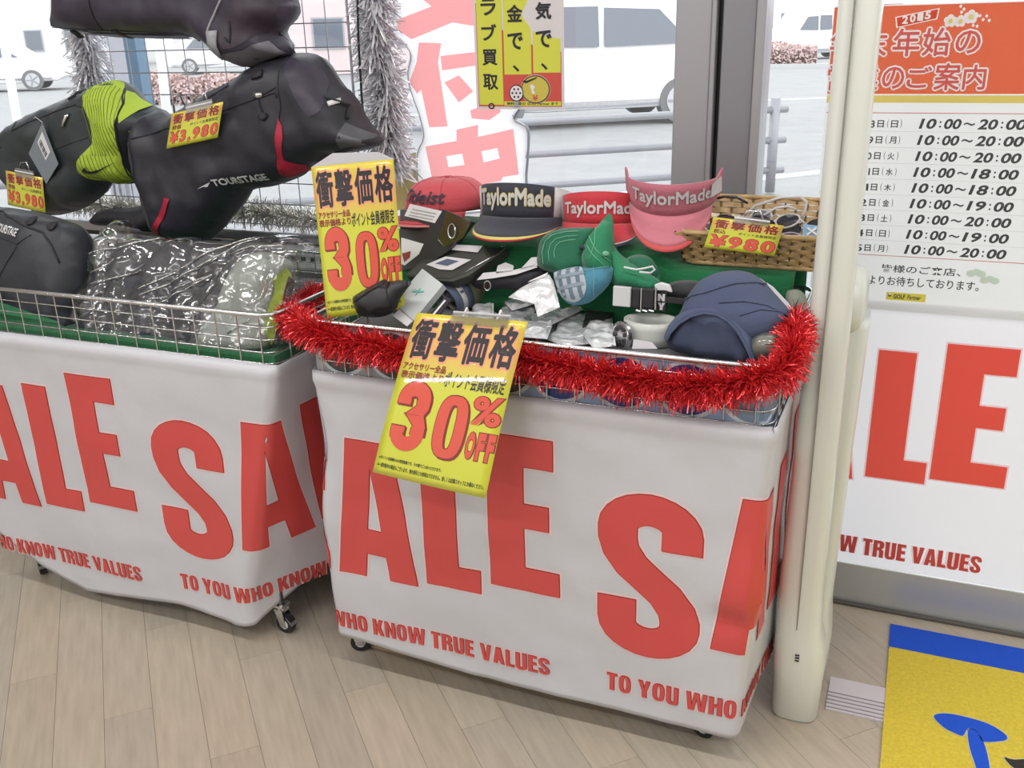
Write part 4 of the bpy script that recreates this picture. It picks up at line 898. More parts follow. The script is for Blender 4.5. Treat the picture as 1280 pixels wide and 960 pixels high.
def big_sign(F, label, clipz=True, eps=1):
    o = sheet_body('discount_sign', F, label, 'sign', group='thirty percent discount signs'); S = Sheet(F, .0005 * eps)
    k = dict(us=CU, vs_=CV)
    for i, ch in enumerate('衝撃価格'):
        x = .035 + i * .24
        S.text(ch, (x - .006, .716, x + .226, .980), SPK, 1, bold=.07, **k); S.text(ch, (x, .728, x + .216, .968), SB_, 2, bold=.03, **k)
    S.text('アクセサリー全品', (.03, .660, .43, .706), SDR, 2, bold=.035, **k); S.text('表示価格より', (.03, .605, .43, .655), SDR, 2, bold=.035, **k); S.text('ポイント会員様限定', (.44, .585, .96, .680), SB_, 2, bold=.02, **k)
    def num(t, box, sh, b1=.055, b2=.035):
        a, b, c, d = box
        S.text(t, (a + .016, b - .012, c + .016, d - .008), SDR, 1, bold=b1, **k); S.text(t, (a - .006, b - .005, c + .008, d + .005), SDR, 2, bold=b1 + .02, **k); S.text(t, box, SR_, 3, bold=b1, **k)
    D3 = [(.20, .66), (.20, .745)] + [(.46 + .26 * cos(radians(a)), .745 + .145 * sin(radians(a))) for a in range(165, -1, -15)] + [(.72, .66), (.66, .575), (.50, .53)]
    D3b = [(.50, .53), (.70, .46), (.74, .36), (.74, .26)] + [(.47 + .27 * cos(radians(-a)), .255 + .145 * sin(radians(-a))) for a in range(15, 181, 15)] + [(.20, .345)]
    D0 = [sup(.5, .5, .46, .48), sup(.5, .5, .13, .34)[::-1]]
    for P_, (a, b, c, d) in (([stroke(D3, .19, .105)], (.09, .20, .385, .575)), ([stroke(D3b, .19, .105)], (.09, .20, .385, .575)), (D0, (.445, .17, .735, .555))):
        if P_ is D0: bx = (.445, .17, .735, .555)
        else: bx = (.07, .17, .405, .60)
        fx = lambda e, dx=0, dy=0: [[(bx[0] + x * (bx[2] - bx[0]) + dx, bx[1] + y * (bx[3] - bx[1]) + dy) for x, y in p] for p in P_]
        S.put(shape(fx(0, .014, -.008), .006), SDR, 1, **k); S.put(shape(fx(0), .006), SDR, 2, **k); S.put(shape(fx(0), -.001), SR_, 3, **k)
    def ol(t, box, b_=.03):
        a, b, c, d = box; S.text(t, (a - .008, b - .006, c + .012, d + .005), SDR, 1, bold=b_ + .03, **k); S.text(t, box, SR_, 2, bold=b_, **k)
    ol('%', (.74, .40, .985, .565)); ol('O', (.755, .20, .825, .36), .06); ol('F', (.845, .20, .905, .36), .06); ol('F', (.925, .20, .985, .36), .06)
    S.text('※一部対象外の商品もございます。他の割引との併用はできません。詳しくは店頭スタッフにお尋ねください。', (.03, .045, .97, .075), SB_, 2, bold=.02, **k)
    S.text('※ポイント会員様のみの特別価格です。その場でご入会いただけます。', (.03, .095, .60, .118), SB_, 2, bold=.02, **k)
    S.build('print', o); return o
FB = bil(at(466, 590, 1.556), at(607, 623, 1.543), at(660, 402, 1.648), at(521, 391, 1.655), bow=.006, bowv=.008)
sB = big_sign(FB, 'glossy yellow 30% OFF sign hanging tilted over the front of the centre banner')
def frame_clip(F, u0, u1, v, m=None):
    mb = MB(); p = [F(u0 + (u1 - u0) * i / 6, v) for i in range(7)]; return p
cl_ = empty('sign_clip', tuple(FB(.5, 1)), 'clear plastic clip holding the front yellow sign to the basket rim', 'clip')
n_ = (FB(1, .5) - FB(0, .5)).cross(FB(.5, 1) - FB(.5, 0)).normalized()
CLP = clear('clear_plastic_clip', (.93, .94, .95), gloss=.25, rough=.12)
o = MB().grid(lambda u, v: FB(.35 + .5 * u, .955 + .07 * v) + n_ * .004, lin(0, 1, 4), lin(0, 1, 3)).build('plate', CLP, cl_); solid(o, .003)
o = MB().tube([FB(.35, 1.02) + n_ * .002, FB(.85, 1.02) + n_ * .002], .003, 8).build('hinge', PAPER, cl_)
for u in (.45, .75): MB().tube([FB(u, 1.0) + n_ * .004, FB(u, 1.05), V((FB(u, 1.05).x, CT0 - .004, RIMZ + .006))], .0022, 6).build('hook', PAPER, cl_)
FA = bil(at(409, 398, 1.755), at(506, 386, 1.80), at(492, 199, 1.84), at(389, 209, 1.80), bow=.004, bowv=0)
sA = big_sign(FA, 'yellow 30% OFF sign standing upright between the carts behind the red tinsel')
mb = MB(); q = [FA(-.0, 1.0), FA(.28, 1.075), FA(.82, 1.055), FA(1.0, 1.0)]; qq = [p + V((0, .003, 0)) for p in q]
mb.add(q + qq, [(0, 1, 2, 3), (7, 6, 5, 4), (0, 4, 5, 1), (1, 5, 6, 2), (2, 6, 7, 3)]); o = mb.build('card_holder_back', mat('grey_white_card_holder', (.58, .58, .62), .5), sA)
mb = MB().tube([FA(.5, .02) + V((0, .012, 0)), FA(.5, .5) + V((0, .012, 0)), FA(.5, 1.0) + V((0, .006, 0))], .004, 6).tube([FA(.5, .02) + V((0, .012, 0)), V((FA(.5, 0).x, FA(.5, 0).y + .012, .80))], .004, 6); mb.build('holder_stem', CHROME, sA)
def price_tag(F, price, label, sub='特価', parent=None):
    o = sheet_body('price_card', F, label, 'price card', 8, 8, group='yellow price cards'); S = Sheet(F, .0006)
    for i, ch in enumerate('衝撃価格'): S.text(ch, (.05 + i * .235, .66, .05 + i * .235 + .20, .95), SDR if 1 else SB_, 1, bold=.03)
    S.text(sub, (.06, .50, .24, .64), SDR, 1, bold=.03); S.text('ポイント会員様限定', (.42, .52, .95, .61), SB_, 1, bold=.01)
    S.text(price, (.03, .04, .98, .47), SDR, 1, bold=.06, spacing=1.25); S.text(price, (.04, .06, .97, .455), SR_, 2, bold=.035, spacing=1.25)
    S.build('print', o); return o
def clip_on(F, n, label, top=.18, hk=None):
    R = empty('clear_clip', tuple(F(.5, 1)), label, 'clip')
    o = MB().grid(lambda u, v: F(.3 + .5 * u, .90 + .25 * v) + n * .003, lin(0, 1, 3), lin(0, 1, 3)).build('jaw', CLP, R); solid(o, .002)
    o = MB().tube([F(.4, 1.1), F(.45, 1.1 + top * 1.2), F(.62, 1.1 + top * 1.4), F(.7, 1.1)], .0022, 6).build('wire_loop', CHROME, R, smooth=True)
    MB().tube([F(.3, 1.06) + n * .003, F(.8, 1.06) + n * .003], .0025, 6).build('bar', PAPER, R); return R

# ------------------------------------------------------------------ golf bags
def fab(n, c, r=.5, b=.3): return mat(n, c, r, bump=b, bs=18, sheen=.04)
BAGK = fab('black_bag_nylon', (.021, .021, .031)); BAGP = fab('plum_black_nylon', (.038, .030, .052)); BAGN = fab('charcoal_green_nylon', (.026, .034, .038)); LIME = mat('lime_ribbed_mesh', (.42, .56, .05), .7, bump=.3, bs=60)
LOLIVE = mat('dark_lime_rib', (.17, .24, .03), .8); WEB = mat('black_webbing', (.020, .019, .024), .7); REDP = mat('crimson_piping', (.42, .02, .05), .5); WLOGO = mat('white_logo_print', (.72, .72, .74), .4)
GREYL = mat('grey_patch_vinyl', (.34, .34, .37), .45)
def bag(name, px, plane, T, R_, m, label, nz=.015, nf=11, seed=0, cat='bag', back=.8, sm=4):
    p = Pillow(px, plane, T, R_, nz=nz, nf=nf, seed=seed, back=back, sm=sm)
    c = p.P(p.loc(sum(q[0] for q in px) / len(px), sum(q[1] for q in px) / len(px))); r = empty(name, tuple(c), label, cat); p.body('body', m, r); return p, r
# the big black one with red piping
bp, br = bag('golf_travel_bag', [(190, 232), (180, 212), (177, 185), (180, 160), (188, 142), (200, 138), (215, 150), (235, 132), (262, 116), (298, 98), (322, 80), (345, 71), (372, 66), (396, 68), (408, 80), (420, 100), (430, 112), (446, 130), (452, 145), (470, 165), (478, 174), (474, 182), (445, 190), (415, 195), (392, 208), (378, 220), (345, 232), (315, 238), (300, 258), (280, 282), (262, 300), (235, 300), (212, 292), (198, 262)],
                tup(2.20), .115, .085, BAGK, 'big black golf bag with crimson piping hanging on the wire grid', seed=1)
bp.decal('end_pocket', [(378, 72), (396, 76), (412, 88), (427, 118), (428, 135), (418, 140), (404, 126), (392, 100)], BAGP, br, .003, 2)
bp.decal('red_gusset', [(380, 142), (384, 152), (386, 165), (380, 195), (394, 203), (390, 212), (374, 219), (371, 214), (375, 190), (378, 165)], REDP, br, .003)
bp.decal('red_piping', [(243, 238), (249, 240), (245, 252), (232, 276), (224, 288), (219, 284), (228, 270), (238, 250)], REDP, br, .003)
bp.line('panel_seam', [(200, 168), (262, 150), (300, 138), (340, 124), (375, 112), (378, 118)], .0022, WEB, br)
bp.line('panel_seam', [(355, 118), (376, 106)], .0018, WEB, br); bp.line('panel_seam', [(374, 70), (378, 100), (382, 130), (378, 165), (374, 214)], .0016, WEB, br)
bp.line('panel_seam', [(188, 150), (200, 180), (205, 220), (218, 260), (232, 298)], .0016, WEB, br)
bp.line('shoulder_strap', [(455, 182), (430, 190), (400, 204)], .005, WEB, br)
bp.decal('zip_puller', [(352, 112), (361, 111), (362, 118), (353, 119)], CHROME, br, .004, thick=.003)
bp.line('pull_cord', [(357, 118), (360, 128), (363, 136)], .0014, WEB, br, .003); bp.decal('cord_lock', ell(364, 140, 5, 5, 10), WEB, br, .005, thick=.005)
bp.decal('buckle', [(345, 88), (356, 84), (359, 92), (348, 96)], WEB, br, .005, thick=.006)
bp.line('side_strap', [(425, 118), (436, 124), (445, 130), (448, 146)], .004, WEB, br, .002); bp.decal('strap_buckle', [(430, 124), (436, 121), (439, 126), (433, 129)], WLOGO, br, .004, thick=.004)
bp.decal('clear_pocket', [(448, 150), (474, 168), (470, 178), (444, 182)], mat('dim_clear_pocket', (.10, .10, .115), .3), br, .002)
bp.glyph('maker_lettering', glyphs('TOURSTAGE', .03, 0, 1.0), (298, 226), (357, 220), (297, 217), WLOGO, br)
bp.glyph('arrow_mark', shape([[(0, 0), (1, .9), (.78, .1), (.55, .3)]]), (280, 229), (296, 226), (280, 223), WLOGO, br)
bp.decal('fallen_flap', [(268, 116), (300, 98), (310, 104), (282, 122)], WEB, br, .002)
for q in ((112, 0),): pass
MB().tube([(-2.02, 2.352, 1.30), (-2.02, 2.33, 1.34), (-2.02, 2.30, 1.31), (-2.02, 2.30, 1.26)], .003, 6).build('hanging_hook', CHROME, br)
MB().tube([(-1.66, 2.352, 1.40), (-1.66, 2.33, 1.44), (-1.66, 2.30, 1.41), (-1.66, 2.30, 1.34)], .003, 6).build('hanging_hook', CHROME, br)
# black base bag lying behind it on the rail
p2, r2 = bag('soft_case', [(112, 278), (118, 268), (132, 262), (160, 260), (192, 257), (200, 275), (192, 290), (170, 286), (150, 282), (125, 282)], tup(2.22), .05, .05, WEB, 'flat black soft case tucked behind the wrapped bag on the sill', seed=4)
# striped lime one
np2, nr = bag('golf_travel_bag', [(4, 205), (2, 186), (6, 168), (22, 152), (48, 138), (80, 124), (108, 112), (128, 104), (148, 100), (162, 108), (176, 124), (190, 131), (204, 140), (212, 152), (208, 166), (190, 178), (182, 198), (178, 224), (160, 230), (140, 226), (133, 238), (115, 255), (88, 266), (62, 268), (40, 250), (18, 225)],
               tup(2.235), .095, .08, BAGN, 'charcoal golf bag with a lime striped panel hanging on the wire grid at left', seed=2)
lime = [(124, 108), (136, 102), (150, 100), (163, 110), (172, 128), (175, 145), (174, 170), (175, 200), (177, 224), (160, 228), (140, 225), (126, 212), (125, 202), (132, 190), (143, 176), (143, 160), (141, 145), (132, 128)]
np2.decal('lime_panel', lime, LIME, nr, .003, 2)
np2.decal('lime_gusset', [(165, 112), (178, 124), (192, 131), (186, 140), (179, 150), (176, 142), (173, 128)], LIME, nr, .002)
np2.decal('lime_gusset', [(186, 160), (208, 162), (198, 170), (187, 179)], LIME, nr, .0025)
def clip_seg(a, b, L):      # part of a line inside a polygon
    k = [(a[0] + (b[0] - a[0]) * i / 60, a[1] + (b[1] - a[1]) * i / 60) for i in range(61)]; ins = [q for q in k if inside(q, L)]
    return (ins[0], ins[-1]) if len(ins) > 3 else None
for i in range(15):
    x = 129 + i * 3.4; c = clip_seg((x - 8, 100), (x + 16, 190), lime) if i < 13 else None
    if c: np2.line('dark_rib', [c[0], c[1]], .0011, LOLIVE, nr, .0035, 4)
for i in range(15):
    c = clip_seg((114 + i * 4.6, 176), (130 + i * 4.6, 240), [q for q in lime])
    if c and c[1][1] > 200: np2.line('dark_rib', [(c[0][0], max(c[0][1], 188)), c[1]], .0013, LOLIVE, nr, .0035, 4)
np2.line('lime_edge_cord', [(163, 110), (172, 128), (176, 145), (175, 200), (177, 222)], .0024, WEB, nr, .003)
np2.glyph('maker_mark', shape([SWOOSH]), (131, 214), (172, 209), (131, 203), INK, nr, .0055)
np2.line('panel_seam', [(40, 150), (44, 160), (80, 142), (122, 128), (134, 132)], .0016, WEB, nr); np2.line('panel_seam', [(70, 196), (105, 180), (138, 168)], .0012, WEB, nr); np2.line('panel_seam', [(10, 190), (20, 176), (34, 180)], .0015, WEB, nr)
np2.line('carry_loop', [(108, 112), (111, 118), (107, 122)], .004, WEB, nr, .003); np2.decal('zip_puller', [(114, 140), (119, 138), (114, 154), (110, 154)], CHROME, nr, .004, thick=.003)
MB().tube([(-2.36, 2.352, 1.24), (-2.36, 2.33, 1.28), (-2.36, 2.30, 1.25), (-2.36, 2.30, 1.20)], .003, 6).build('hanging_hook', CHROME, nr)
# plum black bag at the top
tp, tr = bag('golf_travel_bag', [(78, 36), (79, 20), (84, -6), (90, -40), (160, -60), (300, -62), (360, -30), (364, 0), (369, 10), (362, 28), (352, 40), (360, 55), (368, 66), (345, 74), (322, 84), (310, 84), (290, 78), (276, 62), (262, 54), (240, 47), (205, 47), (160, 45), (130, 44), (105, 40)],
             tup(2.17), .11, .08, BAGP, 'plum black golf bag hanging uppermost on the wire grid', seed=3, nz=.016)
tp.decal('lower_edge_band', [(106, 40), (140, 42), (200, 44), (245, 46), (262, 52), (240, 49), (200, 48.5), (150, 47), (108, 43)], mat('mauve_edge_tape', (.16, .13, .19), .5), tr, .003)
tp.line('panel_seam', [(151, -40), (152, 0), (150, 38)], .0014, WEB, tr); tp.line('panel_seam', [(80, 34), (120, 36), (200, 40), (250, 42)], .0012, WEB, tr); tp.line('panel_seam', [(296, 60), (294, 40), (300, 20), (314, -10)], .003, GREYL, tr)
tp.decal('clear_tag', [(296, 38), (306, 37), (306, 64), (300, 74), (294, 60)], GREYL, tr, .005, thick=.003)
tp.decal('side_pocket', [(312, 18), (340, -10), (362, 2), (360, 26), (345, 42), (330, 54), (312, 60), (305, 40)], mat('violet_black_nylon', (.045, .034, .05), .5, bump=.2, bs=20), tr, .002, 2)
tp.decal('grey_end_panel', [(300, 68), (330, 62), (352, 50), (366, 66), (345, 73), (322, 83), (312, 83)], mat('slate_grey_nylon', (.16, .155, .185), .5), tr, .002)
tp.line('hanging_strap', [(313, 46), (319, 52), (318, 26)], .003, WEB, tr, .003)
for x in (102, 164): tp.decal('strap_lug', [(x - 3, 38), (x + 5, 38), (x + 4, 47), (x - 2, 47)], WEB, tr, .003, thick=.006)
mb = MB().tube([at(349, 42, 2.16), at(360, 52, 2.20), at(369, 68, 2.24)], .004, 6); mb.build('loose_strap', WEB, tr)
mb = MB().tube([at(446, -40, 2.33), at(448, 50, 2.33), at(452, 120, 2.33), at(455, 150, 2.30), at(462, 160, 2.27)], .0035, 6); o = mb.build('hanging_cord', WEB); tag(o, 'thin black cord hanging from above to the tip of the big black bag', 'cord')
# bags in the left cart
kp, kr = bag('golf_pouch_bag', [(-30, 262), (2, 259), (30, 262), (60, 268), (84, 276), (100, 282), (108, 292), (110, 312), (112, 335), (108, 365), (103, 395), (92, 425), (-30, 425)], slant(1.84, .82, .28), .075, .07, fab('black_blue_nylon', (.026, .029, .038)), 'dark blue-black bag standing at the left end of the left cart', seed=6)
kp.line('zip_line', [(0, 262), (20, 266), (55, 284), (75, 292), (90, 310), (98, 330)], .003, WEB, kr, .002); kp.line('panel_seam', [(0, 292), (30, 300), (52, 308), (66, 296)], .0014, WEB, kr); kp.line('panel_seam', [(52, 310), (40, 330), (25, 358)], .0014, WEB, kr)
kp.glyph('maker_lettering', glyphs('TOURSTAGE', .02, .2, .95), (24, 291), (51, 299), (26, 281), WLOGO, kr); kp.glyph('arrow_mark', shape([[(0, .2), (1, 1), (.7, 0), (.5, .4)]]), (14, 284), (24, 288), (15, 277), WLOGO, kr)
for x, y in ((60, 278), (83, 284)): kp.decal('eyelet', ell(x, y, 4, 6, 10), WEB, kr, .004, thick=.003)
PLA = clear('crinkled_clear_plastic', (.94, .94, .97), gloss=.10, rough=.14, bump=.7, bs=10, ramp=2.0)
def crumple(o, amp, f, seed=0):
    for v in o.data.vertices:
        q = v.co * f + V((seed, seed, seed)); v.co += v.normal * amp * (noise.noise(q) + .6 * abs(noise.noise(q * 2.2)))
gp_ = slant(1.86, .82, .45)
wp, wr_ = bag('wrapped_travel_bag', [(112, 378), (118, 352), (130, 325), (146, 305), (180, 302), (240, 304), (300, 306), (345, 312), (350, 345), (320, 385), (300, 425), (285, 455), (180, 452), (100, 440), (102, 410)], gp_, .055, .06, fab('dark_grey_nylon', (.046, .049, .060)), 'dark grey bag in crinkled clear plastic lying in the left cart', seed=7, cat='wrapped bag')
wp.glyph('maker_mark', shape([SWOOSH]), (180, 345), (204, 344), (181, 336), WLOGO, wr_)
wp.line('zip_line', [(205, 358), (260, 352), (300, 334)], .0016, WEB, wr_)
w2 = Pillow([(95, 440), (98, 400), (112, 360), (126, 325), (134, 300), (146, 290), (152, 278), (166, 279), (172, 292), (190, 298), (240, 298), (320, 300), (378, 296), (372, 330), (345, 345), (322, 375), (305, 420), (290, 462), (180, 458)], gp_, .07, .05, nz=.018, nf=16, seed=8, step=.013)
o = w2.body('clear_wrap', PLA, wr_, True); crumple(o, .007, 13, 2)
SHE = clear('fold_highlight', (.98, .98, 1), gloss=.75, rough=.25, bump=.6, bs=60)  # glossy threads along the folds, drawing the white highlights of the film
for P_ in ([(200, 370), (240, 350), (285, 325), (322, 305), (345, 296)], [(205, 376), (250, 354), (300, 326), (340, 303)], [(134, 350), (150, 345), (172, 332)], [(138, 326), (158, 320), (182, 316), (215, 302)], [(140, 362), (175, 352), (205, 345)], [(222, 385), (260, 366), (290, 350)], [(150, 292), (158, 304), (170, 306)], [(235, 372), (262, 360), (285, 352)]):
    w2.line('crease_highlight', P_, .0022, SHE, wr_, .009, 4)
LG = mat('pale_grey_green_nylon', (.36, .40, .35), .6, bump=.15, bs=14)
lp, lr = bag('wrapped_shoe_case', [(312, 318), (330, 315), (352, 320), (366, 330), (362, 342), (350, 362), (345, 385), (342, 410), (334, 438), (300, 448), (262, 446), (252, 436), (258, 408), (272, 385), (288, 350), (300, 330)], slant(1.80, .82, .40), .05, .05, LG, 'pale grey-green case in clear plastic at the right end of the left cart', seed=9, cat='wrapped bag')
lp.decal('lime_trim', [(352, 350), (364, 336), (366, 352), (352, 380), (348, 412), (340, 432), (338, 410), (344, 380)], LIME, lr, .002)
lp.decal('black_end', [(362, 345), (370, 352), (362, 385), (356, 415), (346, 436), (344, 425), (352, 390), (356, 365)], WEB, lr, .004)
w3 = Pillow([(240, 450), (246, 410), (262, 380), (282, 345), (300, 318), (330, 305), (372, 300), (392, 306), (390, 340), (378, 370), (364, 408), (350, 445), (300, 462)], slant(1.79, .82, .40), .06, .05, nz=.014, nf=14, seed=11, step=.013)
o = w3.body('clear_wrap', PLA, lr, True); crumple(o, .006, 13, 5)
for P_ in ([(300, 322), (330, 312), (370, 312)], [(360, 345), (348, 375), (330, 388)], [(306, 420), (320, 412), (334, 402)]): w3.line('crease_highlight', P_, .002, SHE, lr, .008, 4)
# price cards and hang tag on the bags
def pin(P, pxs, o_=.012):       # card corners BL BR TR TL on a pillow
    return [P.P(P.loc(*q), o_) for q in pxs]
mx = lambda L: bil(*[CP + (p - CP) * 1.0 for p in L])
def card_plane(P, pxs, off=.02):
    L = [P.o + P.x * P.loc(*q)[0] + P.y * P.loc(*q)[1] + P.n * (P.T + off) for q in pxs]
    L = [CP + ray(*q) * ((L[0] - CP).dot(P.n) / ray(*q).dot(P.n)) for q in pxs]; return bil(*L, bow=.002)
F1 = card_plane(bp, [(208, 186), (272, 172), (279, 127), (215, 142)]); price_tag(F1, '¥3,980', 'yellow price card reading 3,980 clipped on the big black bag')
n1 = bp.n; clip_on(F1, n1, 'clear clip with metal loops holding the price card on the big black bag')
F2 = card_plane(np2, [(10, 256), (57, 266), (53, 222), (7, 213)], .01); price_tag(F2, '¥3,980', 'yellow price card reading 3,980 hanging at the left edge on the lime striped bag')
clip_on(F2, n1, 'clear clip with metal loops holding the price card at the left edge')
L_ = [CP + ray(*q) * ((np2.P(np2.loc(60, 190), .012) - CP).dot(np2.n) / ray(*q).dot(np2.n)) for q in ((36, 192), (58, 230), (73, 205), (53, 153))]
R = empty('hang_tag', tuple(L_[2]), 'grey cardboard hang tag with a barcode label on the lime striped bag', 'hang tag')
Ft = bil(L_[0], L_[1], L_[2], L_[3]); o = MB().grid(Ft, (0, 1), (0, 1)).build('card', mat('blue_grey_card', (.20, .23, .26), .5), R); solid(o, .001)
S = Sheet(Ft, .001); S.rect(.12, .50, .62, .86, PAPER, 1)
for k in range(9): S.rect(.18 + k * .045, .55, .195 + k * .045 + (.01 if k % 3 else 0), .70, HK, 2)
S.build('barcode_label', R); MB().tube([L_[3], at(44, 146, 2.15), at(40, 150, 2.16)], .001, 4).build('string', PAPER, R)

# ------------------------------------------------------------------ caps and visors on the felt step
def headwear(label, loc, rot, sc, crown, brim, trim=None, under=None, full=True, band=.052, text=None, tm=None, tbox=(-.5, .5, .2, .8), tb=.06, sh=0, blen=.072, droop=1.0, strap=None, squash=1, name=None, top=1.0, edge=None, halo_m=None, stitch=None, reach=182, fband=92, bt=.16):
    name = name or ('baseball_hat' if full else 'sun_visor'); R = empty(name, loc, label, 'cap' if full else 'visor'); M = Matrix.Translation(V(loc)) @ rot.to_4x4() @ Matrix.Scale(sc, 4)
    rx, ry = .080, .096
    def crownpt(ph, h):
        a = radians(ph)
        if full:
            hz = .108 * top * sin(h * pi / 2) ** .95; k = max(0, cos(h * pi / 2)) ** .55
            if abs(ph) < 50: k = k * (1 + .05 * (1 - abs(ph) / 50) * sin(h * pi))
            return V((rx * k * sin(a), -ry * k * cos(a), hz * squash))
        hh = band * (1 - .45 * min(1, (abs(ph) / 95) ** 2)); k = 1 + .02 * h
        return V((rx * k * sin(a), -ry * k * cos(a), hh * h))
    if full:
        o = MB().grid(lambda p, h: M @ crownpt(p, h), lin(-180, 180, 37), lin(0, .999, 12)).build('crown', crown, R, smooth=True); solid(o, .0018)
        for p in range(-180, 180, 60): MB().tube([M @ (crownpt(p + 30, h) * 1.008) for h in lin(.02, .985, 10)], .0011 * sc, 4).build('panel_seam', stitch or crown, R)
        MB().tube([M @ V((0, 0, .108 * top * squash - .001)), M @ V((0, 0, .108 * top * squash + .004))], .006 * sc, 10).build('top_button', crown, R)
    else:
        o = MB().grid(lambda p, h: M @ crownpt(p, h), lin(-fband, fband, 31), lin(0, 1, 5)).build('front_band', crown, R, smooth=True); solid(o, .003)
        st = strap or crown
        for s_ in (1, -1):
            if reach <= 0:      # short turned-back ends of the band
                e_ = [M @ (crownpt(s_ * fband, h) + V((s_ * .004 * k, .020 * k - .004 * k * k, .004 * k))) for h in (0, 1) for k in (0, 1, 2)]
                solid(MB().add(e_, [(0, 1, 4, 3), (1, 2, 5, 4)]).build('band_end', crown, R), .004); continue
            o = MB().grid(lambda p, h: M @ crownpt(p, h * 1.0), lin(fband, reach, 14) if s_ > 0 else lin(-reach, -fband, 14), lin(0, 1, 3)).build('side_strap', st, R, smooth=True); solid(o, .002)
        if reach > 150:
            o = MB().box((-.014, ry - .006, .006), (.014, ry + .005, .026)).build('buckle', ALU, R)
            for v in o.data.vertices: v.co = (M @ (v.co + world_mat(R).translation)) - world_mat(R).translation
    bw = 64
    def brimpt(p, w_):
        a = radians(p); q = cos(a * 90 / bw * .97); inner = V((rx * sin(a), -ry * cos(a), 0))
        out = V((rx * sin(a) * (1 + .10 * w_ * q), -ry * cos(a) - blen * w_ * q ** .55, 0))
        z = -droop * (2.6 * (out.x ** 2)) - bt * w_ * blen * q ; z0 = -droop * 2.6 * inner.x ** 2 * 0
        return V((out.x, out.y, z * min(1, w_ * 2.2) if w_ < .45 else z))
    if under is None: under = brim
    o = MB().grid(lambda p, w_: M @ brimpt(p, w_), lin(-bw, bw, 33), lin(0, 1 if trim is None else .84, 9)).build('brim', brim, R, smooth=True); solid(o, .003)
    if trim:
        for k, (w0, w1, tmm) in enumerate(trim):
            o = MB().grid(lambda p, w_: M @ brimpt(p, w_), lin(-bw, bw, 33), lin(w0, w1, 3)).build('brim_edge', tmm, R, smooth=True); solid(o, .003)
    if edge: MB().tube([M @ brimpt(p, 1) for p in lin(-bw, bw, 33)], .0022 * sc, 6).build('edge_piping', edge, R, smooth=True)
    if stitch:
        for w_ in (.3, .5, .7, .88): MB().tube([M @ (brimpt(p, w_) + V((0, 0, .002))) for p in lin(-bw + 4, bw - 4, 30)], .0007 * sc, 4).build('stitch_row', stitch, R)
    if text:
        a0, a1, h0, h1 = tbox
        hm = .6 if full else 1
        def T(u, v): return M @ (crownpt(u * 60, v * hm) * 1.0)
        S = Sheet(T, .0028 * sc); g = glyphs(text, tb, sh, 1.0)
        kw = dict(us=lin(a0, a1, 12), vs_=(h0 + (h1 - h0) * .5,))
        if halo_m: S.text(text, (a0 - .02, h0 - .03, a1 + .02, h1 + .03), halo_m, .8, bold=tb + .04, shear=sh, **kw)
        S.text(text, (a0, h0, a1, h1), tm, 1.1, bold=tb + .012 if 'M' in text else tb, shear=sh, **kw); S.build('lettering', R)
    return R, M, crownpt, brimpt
def rot(yaw, pitch, roll=0): return (Matrix.Rotation(radians(yaw), 3, 'Z') @ Matrix.Rotation(radians(pitch), 3, 'X') @ Matrix.Rotation(radians(roll), 3, 'Y'))
CL = lambda n, c: mat(n, c, .75, bump=.15, bs=120, sheen=.2)
RCAP = CL('coral_red_twill', (.55, .065, .085)); NAVY = CL('navy_twill', (.03, .032, .05)); WTW = CL('white_twill', (.62, .61, .61)); RED2 = CL('bright_red_twill', (.56, .035, .05)); PINK = CL('pink_twill', (.60, .19, .24)); PINK2 = CL('dusty_pink_mesh', (.50, .15, .20)); CORAL = CL('coral_edge', (.62, .09, .09)); GREYT = CL('light_grey_twill', (.42, .42, .45)); YELT = CL('yellow_stripe_twill', (.66, .56, .12)); GRN = CL('kelly_green_twill', (.015, .22, .10)); GRN2 = CL('deep_green_twill', (.008, .13, .065)); GST = mat('pale_green_thread', (.20, .50, .32), .8)
ZS = 1.003
def on(px, py, t, z): p = at(px, py, t); return (p.x, t, z)
headwear('coral red cap with dark script lettering, leftmost on the green step', on(560, 262, 2.17, ZS + .078), rot(-9, -2), 1.22, RCAP, RCAP, bt=.30, blen=.060, edge=mat('pale_red_piping', (.62, .25, .25), .7), text='Titleist', tm=NAVY, tbox=(-.62, .62, .30, .78), tb=.02, sh=.25, droop=1.1, squash=.54, stitch=mat('red_thread', (.42, .05, .07), .8))
headwear('black and white visor with a yellow brim edge on the green step', on(661, 262, 2.16, ZS + .072), rot(4, -6), 1.42, NAVY, NAVY, bt=.42, trim=[(.84, .96, YELT), (.96, 1.0, REDP)], full=False, band=.056, text='TaylorMade', tm=WTW, halo_m=YELT, tbox=(-.74, .74, .22, .85), tb=.022, strap=WTW, fband=50)
headwear('red visor with white lettering and a dark brim edge on the green step', on(755, 264, 2.17, ZS + .064), rot(12, -6), 1.26, RED2, RED2, bt=.5, trim=[(.84, .89, WTW), (.89, 1.0, NAVY)], full=False, band=.058, text='TaylorMade', tm=WTW, tbox=(-.85, .85, .20, .72), tb=.022, strap=GREYT, fband=60)
R_, M_, _, _ = headwear('pink visor standing tilted up beside the wicker basket', on(842, 240, 2.16, ZS + .134), rot(8, 15), 1.24, PINK2, PINK, bt=1.0, trim=[(.84, 1.0, CORAL)], full=False, band=.060, text='TaylorMade', tm=WTW, tbox=(-.85, .95, .25, .8), tb=.022, strap=PINK, droop=.7, blen=.046, reach=0, fband=74)
o = MB().add([M_ @ V(p) for p in ((.070, -.06, .020), (.088, -.03, .020), (.086, -.028, .048), (.072, -.058, .044))], [(0, 1, 2, 3)]).build('side_logo_patch', WTW, R_)
